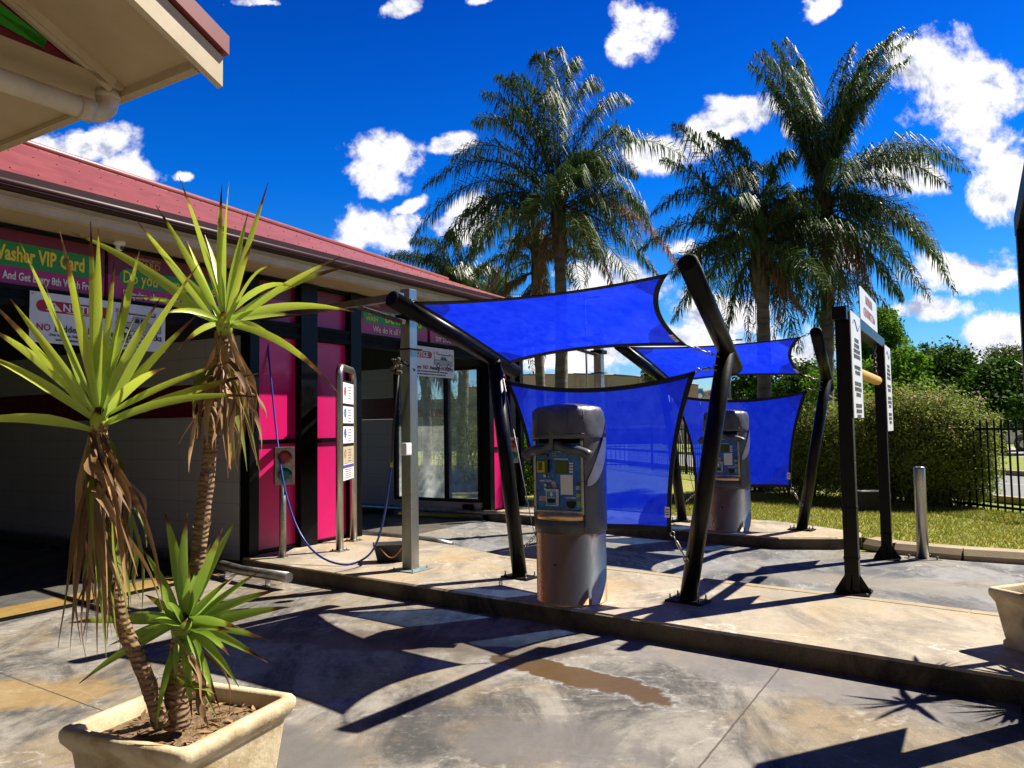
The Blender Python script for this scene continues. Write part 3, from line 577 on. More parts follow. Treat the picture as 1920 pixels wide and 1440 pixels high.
# black posts, bars and beams
def post(u0, u1, z0=.15, v0=7.20, v1=7.36):
    m_ = MB(); m_.bbox(W((u0+u1)/2, (v0+v1)/2, (z0+3.45)/2), U*((u1-u0)/2), V*((v1-v0)/2), Z*((3.45-z0)/2), .006); return m_.build('post', M['black'], B)
for a_, c_, z_ in ((5.98, 6.12, 0.0), (6.77, 7.05, .15), (7.66, 7.87, .15), (11.08, 11.22, 0), (11.78, 11.95, .15), (12.12, 12.25, .1), (2.65, 2.85, 0)): post(a_, c_, z_)
def bars(u0, u1):
    b = MB(); b.uvz(u0, u1, 7.21, 7.35, 2.742, 2.80); b.uvz(u0, u1, 7.235, 7.345, 2.79, 2.89); b.uvz(u0, u1, 7.21, 7.35, 2.88, 2.925); b.build('beam', M['blackmatt'], B); MB().uvz(u0, u1, 7.24, 7.35, 3.42, 3.45).build('head_strip', M['blackmatt'], B)
for a_, c_ in ((-4, 2.65), (2.85, 5.98), (6.12, 6.77), (7.05, 7.66), (7.87, 11.08), (11.22, 11.78)): bars(a_, c_)
for a_, c_ in ((6.12, 6.77), (7.05, 7.66)):
    MB().uvz(a_+.004, c_-.004, 7.300, 7.32, .19, 1.435).build('panel', M['pink'], B); MB().uvz(a_+.004, c_-.004, 7.300, 7.32, 1.49, 2.738).build('panel', M['pink'], B)
    MB().uvz(a_, c_, 7.27, 7.34, 1.438, 1.487).build('rail', M['black'], B); MB().uvz(a_, c_, 7.27, 7.34, .15, .188).build('rail', M['black'], B)
    b = MB(); b.uvz(a_+.004, c_-.004, 7.300, 7.32, 2.93, 3.20, 0); b.uvz(a_+.004, c_-.004, 7.301, 7.319, 3.2005, 3.415, 1); b.build('upper_panel', [M['magsign'], M['maroonsign']], B)
MB().uvz(11.224, 11.776, 7.30, 7.32, .16, 1.2).build('panel', M['pink'], B); MB().uvz(11.224, 11.776, 7.30, 7.32, 1.25, 3.4).build('panel', M['pink'], B)
MB().uvz(11.954, 12.116, 7.30, 7.32, 1.3, 2.2).build('panel', M['greenpanel'], B)
MB().uvz(11.22, 11.78, 7.27, 7.34, 1.203, 1.247).build('rail', M['black'], B)
# plinth block between the posts so the pillar reads solid
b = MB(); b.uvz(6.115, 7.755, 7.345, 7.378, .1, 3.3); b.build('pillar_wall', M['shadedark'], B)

# ---- signs over the bays
def fascia_sign(name, label, u0, u1, z0, z1, pill, lines, split=.52, vv=7.262):
    s = thing(name, W((u0+u1)/2, vv, z0), label, 'sign', 'advertising signs above the wash bays')
    b = MB(); zs = z0+(z1-z0)*split; b.uvz(u0, u1, vv, vv+.03, z0, zs, 0); b.uvz(u0, u1, vv+.0005, vv+.0295, zs+.0005, z1, 1); b.build('board', [M['magsign'], M['maroonsign']], s)
    pu0, pu1, pz0, pz1 = pill; r = (pz1-pz0)/2; pr = []
    for k in range(9):
        a = math.pi/2 + math.pi*k/8; pr.append(W(pu0+r+math.cos(a)*r, vv-.004, (pz0+pz1)/2+math.sin(a)*r))
    for k in range(9):
        a = -math.pi/2 + math.pi*k/8; pr.append(W(pu1-r+math.cos(a)*r, vv-.004, (pz0+pz1)/2+math.sin(a)*r))
    MB().prism(pr, V*.0035).build('green_band', M['greensign'], s)
    gr = {}
    for (txt, uc, zc, size, mk, bold, sx) in lines:
        gr.setdefault(mk, MB()).text(txt, W(uc, vv-.007, zc), U, Z, size, bold=bold, sx=sx)
    for mk, b in gr.items(): b.build('lettering', M[mk], s)
    return s
fascia_sign('advertising_sign', 'long sign with yellow VIP Card wording on a green band, leftmost above the bays', 1.6, 4.27, 2.93, 3.42, (1.8, 4.2, 3.09, 3.31),
    [('Washer VIP Card', 3.66, 3.20, .185, 'yellow', .03, .62), ('And Get Every 8th Wash Free', 3.76, 3.005, .10, 'white', .025, .66)], split=.40)
fascia_sign('advertising_sign', 'sign asking about owning a business, right of the VIP card sign', 4.31, 5.93, 2.93, 3.42, (4.42, 5.88, 3.07, 3.25),
    [('Do you own a business', 5.05, 3.16, .175, 'yellow', .01, .72), ('Enquire about our fleet accounts', 5.03, 2.99, .105, 'white', .025, .82), ('TAMWORTH', 4.72, 3.365, .05, 'creamtrim', 0, 1.0), ('WIZARD', 4.68, 3.31, .085, 'ybar', 0, 1.1)], split=.48)
fascia_sign('advertising_sign', 'car wash detailing sign with big yellow letters on a green band', 7.88, 9.43, 2.93, 3.42, (7.96, 9.38, 3.09, 3.29),
    [('CAR', 8.15, 3.24, .085, 'yellow', .008, 1), ('WASH', 8.15, 3.15, .085, 'yellow', .008, 1), ('DETAILING', 8.85, 3.19, .19, 'yellow', .012, .90), ('We do it all for you', 8.62, 3.01, .125, 'white', .006, .9), ('WIZARD', 8.2, 3.35, .05, 'ybar', 0, 1.1)], split=.45)
fascia_sign('advertising_sign', 'dog wash sign partly hidden behind the sloping blue sail', 9.5, 11.06, 2.93, 3.42, (9.58, 10.98, 3.09, 3.29),
    [('DOG WASH', 10.28, 3.19, .19, 'yellow', .012, 1.1), ('DIY DOG WASH', 10.0, 3.0, .10, 'white', .012, 1.0), ('IT DOES IT ALL', 10.3, 3.35, .045, 'ybar', 0, 1.1)], split=.45)

# ---- no ladders notices hung under the beams
def notice(uR, zT, label):
    wd, ht = 1.335, .46; uL = uR-wd; z0 = zT-ht; vv = 7.19
    s = thing('notice_board', W(uL+wd/2, vv, z0), label, 'sign', 'no ladders notices under the bay beams')
    MB().bbox(W(uL+wd/2, vv+.004, zT-ht/2), U*(wd/2), V*.004, Z*(ht/2), .002).build('board', M['board'], s)
    X = lambda f: uL+wd*f
    Y = lambda f: zT-ht*f
    r = ht*.115; zc = Y(.27); pr = []
    for k in range(9):
        a = math.pi/2 + math.pi*k/8; pr.append(W(X(.04)+r+math.cos(a)*r, vv-.004, zc+math.sin(a)*r))
    for k in range(9):
        a = -math.pi/2 + math.pi*k/8; pr.append(W(X(.56)-r+math.cos(a)*r, vv-.004, zc+math.sin(a)*r))
    MB().prism(pr, V*.0035).build('red_band', M['red'], s)
    wl = MB(); wl.text('NOTICE', W(X(.35), vv-.007, zc), U, Z, .095, bold=.02, sx=1.05)
    wl.prism([W(X(.10), vv-.0065, zc-.036), W(X(.155), vv-.0065, zc+.042), W(X(.21), vv-.0065, zc-.036)], V*.001)
    wl.uvz(X(.24), X(.47), vv-.0065, vv-.0055, zc-.043, zc-.037); wl.build('white_lettering', M['white'], s)
    rd_ = MB(); bk = MB(); zc = Y(.70)
    rd_.text('!', W(X(.155), vv-.008, Y(.275)), U, Z, .06, bold=.02)
    for t, f, mb in (('NO', .09, rd_), ('Ladders', .26, bk), ('NO', .44, rd_), ('Awnings', .62, bk), ('NO', .785, rd_), ('Racks', .90, bk)): mb.text(t, W(X(f), vv-.003, zc), U, Z, .088, bold=.013, sx=.92)
    bk.text('Due to shape, height and accessory obstructions in the wash bay please', W(X(.5), vv-.003, Y(.83)), U, Z, .034, bold=.01, sx=1.0); bk.text('seek assistance from attendant if unsure, or use another bay.', W(X(.5), vv-.003, Y(.92)), U, Z, .034, bold=.01, sx=1.05)
    # side view of a utility with roof rack
    def q(x, y): return W(X(.60+.36*x), vv-.003, Y(.64-.42*y))
    body = [(0, .12), (0, .5), (.05, .55), (.33, .55), (.38, .82), (.42, .86), (.62, .84), (.74, .56), (.95, .48), (1.0, .36), (1.0, .14), (.9, .1), (.1, .1)]
    MB().prism([q(*p) for p in body], V*.001).build('printed_vehicle', M['wall_grey'] if False else mat('printed_grey', (.55, .57, .6), (.45, .47, .5), rough=.5, scale=30), s)
    for p in ([(.40, .56), (.42, .78), (.51, .78), (.51, .56)], [(.54, .56), (.54, .78), (.61, .77), (.70, .56)]): bk.prism([q(*x)-V*.0012 for x in p], V*.001)
    for i in range(len(body)-1): a_, c_ = q(*body[i])-V*.001, q(*body[i+1])-V*.001; bk.tube([a_, c_], .0022, 4)
    for cx_ in (.22, .80):
        c_ = q(cx_, .1)-V*.002; bk.prism([c_ + U*math.cos(2*math.pi*k/14)*.042 + Z*math.sin(2*math.pi*k/14)*.042 for k in range(14)], V*.001)
        MBw = [c_ - V*.001 + U*math.cos(2*math.pi*k/12)*.022 + Z*math.sin(2*math.pi*k/12)*.022 for k in range(12)]
        gl_ = MB().prism(MBw, V*.0008); gl_.build('printed_wheel', M['white'], s)
    bk.tube([q(.18, 1.0)-V*.001, q(.86, .98)-V*.001], .006, 4); bk.tube([q(0.02, .55)-V*.001, q(.02, 1.0)-V*.001], .002, 4); bk.tube([q(1.0, .4)-V*.001, q(1.0, .9)-V*.001], .002, 4)
    for x, y in ((.02, 1.1), (.16, 1.12), (.86, 1.06), (1.0, 1.0)): rd_.text('X', q(x, y), U, Z, .05, bold=.015)
    rd_.build('red_lettering', M['red'], s); bk.build('black_lettering', M['ink'], s)
    for f in (.015, .985): MB().cyl(W(X(f), vv-.004, Y(.05)), W(X(f), vv, Y(.05)), .006, 8).build('screw', M['ink'], s)
    hk = MB(); [hk.tube([W(X(f), vv+.01, zT-.01), W(X(f), 7.25, zT+.06)], .004, 6) for f in (.08, .92)]; hk.build('hanger', M['galv'], s)
notice(4.885, 2.885, 'white and red no ladders notice behind the yucca leaves, under the first bay beam')
notice(10.03, 2.85, 'white and red no ladders notice behind the square steel post, over the glazed bay')

# ---- dome camera on the soffit
p_ = G(224, 452, 3.475); s = thing('security_camera', p_, 'small white dome camera fixed under the cream soffit', 'camera')
MB().tube([p_, p_-Z*.03, p_-Z*.05], [.055, .055, .04], 16).build('mount', M['white'], s)
MB().sphere(p_-Z*.065, .036, 14, 10).build('dome', M['white'], s)
MB().tube([p_-Z*.07 - V*.028 + U*.006, p_-Z*.075 - V*.036+U*.006], .02, 12).build('lens', M['screen'], s)

# ---- canopy corner, upper left
CZ = 3.2; CU_, VB, VG = 2.05, 2.836, 3.34          # eave line u, barge v, gable wall v
Cn = thing('canopy', W(1.0, 4, 2.9), 'cream gable corner of the near canopy at the upper left, red capped', 'canopy')
sl = .463                                              # roof slope: rise per metre towards -U
def ck(du, v, up=0): return W(CU_-du, v, CZ+du*sl+up)
b = MB(); b.add([ck(0, VB), ck(0, VG), ck(2.5, VG), ck(2.5, VB)], [(0, 1, 2, 3)]); b.add([ck(0, VB, .03), ck(0, VG, .03), ck(2.5, VG, .03), ck(2.5, VB, .03)], [(3, 2, 1, 0)])
b.build('soffit', M['cream'], Cn)
b = MB(); b.box((ck(-.12, VB-.02)+ck(2.5, VB-.02))/2+Z*.050, (ck(2.5, 0)-ck(-.12, 0))/2, V*.018, Z*.068); b.build('barge_board', M['creamtrim'], Cn)
b = MB(); b.box((ck(-.135, VB-.03)+ck(2.5, VB-.03))/2 + Z*.175, (ck(2.5, 0)-ck(-.135, 0))/2, V*.032, Z*.042); b.build('barge_cap', M['roof'], Cn)
b = MB(); b.add([ck(-.1, VB, .22), ck(-.1, 8, .22), ck(2.5, 8, .22), ck(2.5, VB, .22)], [(0, 1, 2, 3)]); b.build('roof', M['roof'], Cn)
b = MB(); b.uvz(CU_-.012, CU_+.035, VB+.002, 6.1, CZ-.035, CZ+.11); b.build('eave_fascia', M['cream'], Cn)
b = MB(); b.uvz(-7, CU_-.014, VG-.02, 6.1, CZ-.01, CZ+.02); b.build('rear_soffit', M['cream'], Cn)
b = MB(); g0 = .19; tri = [W(CU_-g0, VG+.01, CZ+.024), W(CU_-2.6, VG+.01, CZ+.024), W(CU_-2.6, VG+.01, CZ+.03+(2.6-g0)*sl)]; b.prism(tri, V*.03); gb = b.build('gable_panel', M['maroonsign'], Cn)
b = MB()
for x0, z0_, x1, z1_ in ((.36, .068, 2.6, .45), (.36, .068, 2.6, .95)):
    a_, c_ = W(CU_-x0, VG+.004, CZ+z0_), W(CU_-x1, VG+.004, CZ+z1_); d = (c_-a_).normalized(); nn_ = d.cross(V).normalized(); b.box((a_+c_)/2, d*((c_-a_).length/2), nn_*.022, V*.003)
b.build('green_stripe', M['greensign'], gb)
b = MB(); rk0, rk1 = ck(.06, VG-.012, -.022), ck(2.5, VG-.012, -.022); d = (rk1-rk0).normalized(); nn_ = d.cross(V).normalized(); b.box((rk0+rk1)/2, d*((rk1-rk0).length/2), nn_*.022, V*.012); b.box((rk0+rk1)/2+nn_*(.034 if nn_.z < 0 else -.034)-V*(-.004), d*((rk1-rk0).length/2), nn_*.010, V*.012); b.build('gable_trim', M['creamtrim'], Cn)
# downpipe elbow under it
pe = P(210, 222, 3.50); z_p = pe.z; e0 = pe; top = P(213, 176, 3.55)
pu = pe.dot(U); pv = pe.dot(V)
pts = [W(pu-3.0, pv, z_p+.0)] + [W(pu-.10, pv, z_p)] + [W(pu-.10+.08*math.sin(a), pv, z_p+.08-.08*math.cos(a)) for a in (math.pi/8*k for k in range(1, 5))] + [W(pu-.02, pv, CZ+.06)]
b = MB().tube(pts, .048, 20); dp = b.build('downpipe', M['pvc']); tag(dp, 'cream plastic drain pipe with elbow hanging below the canopy beam', 'pipe')
b = MB(); b.tube([W(pu-.16, pv, z_p), W(pu-.10, pv, z_p)], .054, 20); b.tube([W(pu-.02, pv, z_p+.08), W(pu-.02, pv, z_p+.12)], .054, 20)
o = b.build('pipe_collar', M['pvc'], dp)

# ---- trench drain in front of the bay
b = MB(); a_, c_ = W(-2, 7.26, .006), W(5.0, 7.26, .006)
b.uvz(-2, 5.2, 7.20, 7.225, .004, .014); b.uvz(-2, 5.2, 7.275, 7.30, .004, .014); b.uvz(-2, 5.2, 7.2255, 7.2745, .002, .0045, 1)
for k in range(190): b.uvz(1.4+k*.02, 1.408+k*.02, 7.2256, 7.2744, .005, .013)
tag(b.build('trench_drain', [M['blackmatt'], M['ink']]), 'long black slotted drain across the mouth of the first bay', 'drain')
# ---- wheel guide pipes
def guide(name, pts, r, label, feet):
    o = MB().tube(pts, r, 16).build(name, M['galv']); tag(o, label, 'rail', 'steel wheel guide pipes')
    for f in feet:
        b = MB(); b.uvz(f[0]-.03, f[0]+.03, f[1]-.006, f[1]+.006, .008, f[2]); b.uvz(f[0]-.07, f[0]+.07, f[1]-.05, f[1]+.05, .002, .012); b.build('bracket', M['galv'], o)
    return o
guide('wheel_guide', [W(5.72, 13, .13), W(5.72, 8, .13), W(5.62, 7.3, .13), W(5.50, 6.75, .12), W(5.46, 5.98, .12)], .052, 'galvanised steel wheel guide pipe ending on the concrete left of the island', [(5.72, 11, .1), (5.72, 9, .1), (5.47, 6.3, .09), (5.60, 7.1, .09)])
guide('wheel_guide', [W(10.95, 12, .14), W(10.95, 7.6, .14), W(11.0, 7.2, .14), W(11.1, 6.2, .13), W(11.15, 5.2, .13)], .04, 'steel wheel guide pipe beside the glazed partition of the second bay', [(10.95, 9.2, .12), (10.97, 7.5, .12), (11.1, 6.1, .1)])
guide('wheel_guide', [W(8.1, 12, .14), W(8.1, 7.4, .14), W(8.15, 6.75, .12), W(8.3, 6.3, .08), W(8.35, 6.05, .03)], .05, 'pale steel wheel guide pipe curving to the ground behind the menu frame', [(8.1, 8.4, .12)])
b = MB(); b.bbox(W(11.0, 7.62, .22), U*.05, V*.09, Z*.045, .008); b.build('fitting_box', M['blackmatt']) ; tag(bpy.data.objects['fitting_box'], 'small dark fitting under the glazed partition', 'box')
b = MB(); [b.tube([W(11.0, 7.56+k*.12, .14), W(11.0, 7.56+k*.12, .19)], .01, 6) for k in (0, 1)]; b.build('stem', M['blackmatt'], bpy.data.objects['fitting_box'])
# unseen cream building behind the camera, added to block sky and bounce warm light
OB = thing('added_rear_building', Vector((0, -4, 0)), 'unseen cream building added behind the camera to cover sky and warm the reflections', 'building')
MB().box(Vector((-1, -4.6, 2.1)), Vector((9.5, 0, 0)), Vector((0, .1, 0)), Z*2.1).build('wall', M['wall_cream'], OB)
MB().box(Vector((-1, -4.3, 4.25)), Vector((10, 0, 0)), Vector((0, .35, 0)), Z*.05).build('eave', M['cream'], OB)
b = MB(); b.add([Vector((-11, -3.9, 4.32)), Vector((9, -3.9, 4.32)), Vector((9, -8, 6.5)), Vector((-11, -8, 6.5))], [(0, 1, 2, 3)]); b.build('roof', M['roof'], OB)
for x in (-6, -1.5, 3.5):
    wq = MB().box(Vector((x, -4.49, 1.5)), Vector((1.0, 0, 0)), Vector((0, .02, 0)), Z*.9).build('window', M['blackmatt'], OB)
    MB().box(Vector((x, -4.465, 1.5)), Vector((.92, 0, 0)), Vector((0, .004, 0)), Z*.82).build('pane', M['carglass'], wq)
# ================================================================== shade structures
OFF = U*4.74
def link_chain(b, a, c, r=.0045, n=None):
    a, c = Vector(a), Vector(c); d = c-a; L_ = d.length; n = n or max(2, int(L_/.045)); ax = d.normalized(); s1 = ax.cross(Z if abs(ax.z) < .9 else U).normalized(); s2 = ax.cross(s1)
    for k in range(n):
        b.ring(a+d*((k+.5)/n), s1 if k % 2 else s2, .014, r, 12, 5, sx=L_/n*.5/.014*1.25, ax=ax)
def turnbuckle(b, a, c):
    a, c = Vector(a), Vector(c); d = c-a; m1, m2 = a+d*.3, a+d*.7
    b.tube([a+d*.12, m1], .005, 6); b.tube([m2, a+d*.88], .005, 6); b.tube([m1, m1+(m2-m1)*.15, m1+(m2-m1)*.85, m2], [.008, .013, .013, .008], 8)
    ax = d.normalized(); s1 = ax.cross(Z if abs(ax.z) < .9 else U).normalized(); b.ring(a+d*.06, s1, .02, .005, 14, 5); b.ring(a+d*.94, s1, .02, .005, 14, 5)
Lb, Rb = G(975, 1083, .15), G(1290, 1128, .15)
Lt, Rt = P(735, 560, 6.35), P(1290, 493, 5.05)
Ll, Rl = P(966, 697, 7.75), P(1376, 688, 6.30)
def on(a, c, t): return a+(c-a)*t
Le, Re = on(Lt, Ll, .80), on(Rt, Rl, .80)
print('Le', Le.dot(U), Le.dot(V), Le.z, 'Re', Re.dot(U), Re.dot(V), Re.z, 'Lt', Lt, 'Rt', Rt)
def tilted_post(base, elbow, tip, low, label):
    s = thing('shade_post', base, label, 'post', 'black steel shade posts with slanting arms')
    b = MB(); b.tube([base+Z*.012, elbow], [.071, .069], 28); b.build('upright', M['black'], s)
    b = MB(); b.tube([low, tip], .070, 30); b.build('arm', M['black'], s)
    for q, o in ((tip, (tip-low).normalized()), (low, (low-tip).normalized())): MB().tube([q, q+o*.004, q+o*.012], [.071, .071, .055], 28).build('arm_cap', M['blackmatt'], s)
    d = (Rb-Lb).normalized(); e_ = Vector((-d.y, d.x, 0)); b = MB(); b.bbox(base+Z*.008, d*.16, e_*.10, Z*.008, .003); b.build('base_plate', M['blackmatt'], s)
    b = MB()
    for x in (-.125, .125):
        for y in (-.07, .07):
            c_ = base + d*x + e_*y + Z*.016; b.tube([c_, c_+Z*.012], .014, 6); b.tube([c_+Z*.012, c_+Z*.045], .007, 8)
    b.build('anchor_bolt', M['galv'], s); return s
pL = tilted_post(Lb, Le, Lt, Ll, 'black shade post left of the nearer payment machine, its arm crossing the square steel post')
pR = tilted_post(Rb, Re, Rt, Rl, 'large black shade post right of the nearer payment machine, arm pointing at the sky')
for p_, lb in ((pL, 'black shade post left of the farther payment machine, mostly behind the nearer sails'), (pR, 'black shade post right of the farther payment machine, in front of the flowering hedge')):
    c = copy_tree(p_, off=OFF); c['label'] = lb

def sail(name, c4, sag, label, group, bel=(0, 0, 0), nu=150, nv=80, tagpos=None, cm='cloth'):
    "c4: corners p00, p10, p11, p01; sag: inward bow of edges 0-1, 1-2, 3-2, 0-3 in metres"
    p00, p10, p11, p01 = [Vector(p) for p in c4]; cen = (p00+p10+p11+p01)/4; bel = Vector(bel)
    def edge(a, c, sg):
        mid = (a+c)/2; inn = (cen-mid); t_ = (c-a).normalized(); inn = (inn - t_*inn.dot(t_)).normalized(); return lambda t: a+(c-a)*t + inn*(4*sg*t*(1-t))
    e0, e1, e2, e3 = edge(p00, p10, sag[0]), edge(p10, p11, sag[1]), edge(p01, p11, sag[2]), edge(p00, p01, sag[3])
    def S(u_, v_):
        q = e0(u_)*(1-v_) + e2(u_)*v_ + e3(v_)*(1-u_) + e1(v_)*u_ - (p00*(1-u_)*(1-v_) + p10*u_*(1-v_) + p01*(1-u_)*v_ + p11*u_*v_)
        return q + bel*(16*u_*(1-u_)*v_*(1-v_))
    s = thing(name, tuple(cen), label, 'shade sail', group)
    Lu, Lv = ((p10-p00).length+(p11-p01).length)/2, ((p01-p00).length+(p11-p10).length)/2; hw = .045
    us = [0, hw/Lu] + [hw/Lu + (1-2*hw/Lu)*k/nu for k in range(1, nu)] + [1-hw/Lu, 1]; vs_ = [0, hw/Lv] + [hw/Lv + (1-2*hw/Lv)*k/nv for k in range(1, nv)] + [1-hw/Lv, 1]
    pt = [[S(a, c) for c in vs_] for a in us]; R_ = .27
    groups = {'f': MB(), 0: MB(), 1: MB(), 2: MB(), 3: MB()}
    for mb in groups.values(): mb.idx = {}
    def vid(mb, i, j):
        if (i, j) not in mb.idx: mb.idx[(i, j)] = len(mb.v); mb.v.append(tuple(pt[i][j])); mb.t.append(0)
        return mb.idx[(i, j)]
    for i in range(1, len(us)-2):
        for j in range(1, len(vs_)-2):
            c = (pt[i][j]+pt[i+1][j+1])/2; g = 'f'
            for k, cc in enumerate((p00, p10, p11, p01)):
                if (c-cc).length < R_+hw: g = k
            mb = groups[g]; mb.f.append(tuple(vid(mb, *x) for x in ((i, j), (i+1, j), (i+1, j+1), (i, j+1)))); mb.m.append(0); mb.sm.append(True)
    groups['f'].build('fabric', M[cm], s)
    for k in range(4):
        if groups[k].f: groups[k].build('corner_patch', M['patch'], s)
    hem = MB(); nrm = (p10-p00).cross(p01-p00).normalized()*.004
    def strip(rows):
        for sg in (-1, 1):
            vs = [q+nrm*sg for r in rows for q in r]; hem.add(vs, [(2*k, 2*k+1, 2*k+3, 2*k+2) if sg > 0 else (2*k, 2*k+2, 2*k+3, 2*k+1) for k in range(len(rows)-1)], 0, True)
        for side in (0, 1):
            vs = [x for r in rows for x in (r[side]+nrm, r[side]-nrm)]; hem.add(vs, [(2*k, 2*k+1, 2*k+3, 2*k+2) for k in range(len(rows)-1)])
    n1_, n2_ = len(us)-1, len(vs_)-1
    strip([(pt[i][0], pt[i][1]) for i in range(n1_+1)]); strip([(pt[i][n2_-1], pt[i][n2_]) for i in range(n1_+1)])
    strip([(pt[0][j], pt[1][j]) for j in range(n2_+1)]); strip([(pt[n1_-1][j], pt[n1_][j]) for j in range(n2_+1)])
    hem.build('webbing_hem', M['webbing'], s)
    if tagpos:
        u_, v_, wd, ht = tagpos; c_ = S(u_, v_); a_ = (S(min(1, u_+.01), v_)-S(u_-.01, v_)).normalized(); d_ = (S(u_, v_+.01)-S(u_, v_-.01)).normalized()
        tw = EYE-c_; n_ = a_.cross(d_).normalized(); n_ = n_ if n_.dot(tw) > 0 else -n_
        b = MB(); b.box(c_+n_*.008, a_*wd, d_*ht, n_*.0015, 0); tg = b.build('care_label', M['white'], s)
        b = MB()
        for k in (-.5, 0, .5): b.box(c_+n_*.0098 + d_*ht*k*.9, a_*wd*.7, d_*ht*.08, n_*.0003)
        b.build('print', M['ink'], tg)
    return s
T0 = [P(775, 566, 6.45), P(1253, 513, 5.25), P(1289, 648, 6.0), P(957, 682, 7.55)]
V0c = [P(947, 712, 7.50), P(1305, 695, 6.12), P(1259, 998, 6.33), P(1004, 1004, 7.25)]
st = sail('shade_sail', T0, (.10, .14, .12, .02), 'bright blue sloping shade sail above the nearer payment machine', 'sloping overhead shade sails', bel=(0, 0, .02), tagpos=(.985, .88, .018, .05), cm='clothtop')
sv = sail('shade_sail', V0c, (.11, .07, .045, .12), 'blue mesh sail hung upright behind the nearer payment machine', 'upright shade sails behind the payment machines', tagpos=(.978, .88, .022, .045))
c = copy_tree(st, off=OFF); c['label'] = 'farther sloping blue shade sail, seen between the two black posts'
c = copy_tree(sv, off=OFF); c['label'] = 'farther upright blue mesh sail behind the second payment machine'
# fixings: chains and turnbuckles from sail corners to posts
def fixing(a, c, style, la, lb):
    b = MB(); (turnbuckle if style == 't' else link_chain)(b, a, c)
    if style == 't': b.ring(on(a, c, .98), (c-a).normalized().cross(Z).normalized(), .022, .006, 14, 6)
    o = b.build('turnbuckle' if style == 't' else 'chain', M['galv']); tag(o, la, 'turnbuckle' if style == 't' else 'chain', 'sail corner fixings')
    k = copy_tree(o, off=OFF); k['label'] = lb
Rarm = on(Rt, Rl, .12); Larm = on(Lt, Ll, .08)
fixing(V0c[2]-Z*.0, on(Rb, Re, .17)+Vector((-.07, -.03, 0)), 't', 'steel turnbuckle from the lower right sail corner to the big right post', 'steel turnbuckle from the farther sail to its right post')
fixing(V0c[3], on(Lb, Le, .13)+Vector((.06, -.03, 0)), 'c', 'short chain from the lower left sail corner to the left shade post', 'short chain at the lower left corner of the farther sail')
fixing(V0c[1], on(Rb, Re, .93)+Vector((-.06, -.03, .0)), 't', 'steel link at the upper right corner of the nearer upright sail', 'steel link at the upper right corner of the farther upright sail')
fixing(V0c[0], on(Lb, Le, .97)+Vector((.05, -.04, 0)), 'c', 'thin link at the upper left corner of the nearer upright sail', 'thin link at the upper left corner of the farther upright sail')
fixing(T0[2], on(Rb, Re, .97)+Vector((-.06, -.04, .0)), 'c', 'silver chain from the nearer overhead sail to the right post elbow', 'silver chain from the farther overhead sail to its right post')
fixing(T0[1], on(Rt, Rl, .05)+Vector((-.06, .0, .03)), 'c', 'chain at the upper right corner of the nearer overhead sail', 'chain at the upper right corner of the farther overhead sail')
fixing(T0[3], on(Lt, Ll, .97)+Vector((0, -.03, .06)), 'c', 'black shackle end at the lower left corner of the nearer overhead sail', 'shackle at the lower left corner of the farther overhead sail')
fixing(T0[0], on(Lt, Ll, .10)+Vector((.03, .0, .06)), 'c', 'steel clip fixing the overhead sail near the tip of the left arm', 'steel clip near the tip of the farther left arm')
# thin steel ropes beside the left post
o = MB().tube([on(Lb, Le, .96)+Vector((.06, -.05, 0)), V0c[3]+Vector((-.03, -.02, .1)), V0c[3]], .0045, 6).build('steel_rope', M['galv']); tag(o, 'thin steel rope running down beside the left shade post', 'rope')
k = copy_tree(o, off=OFF); k['label'] = 'thin steel rope beside the farther left shade post'

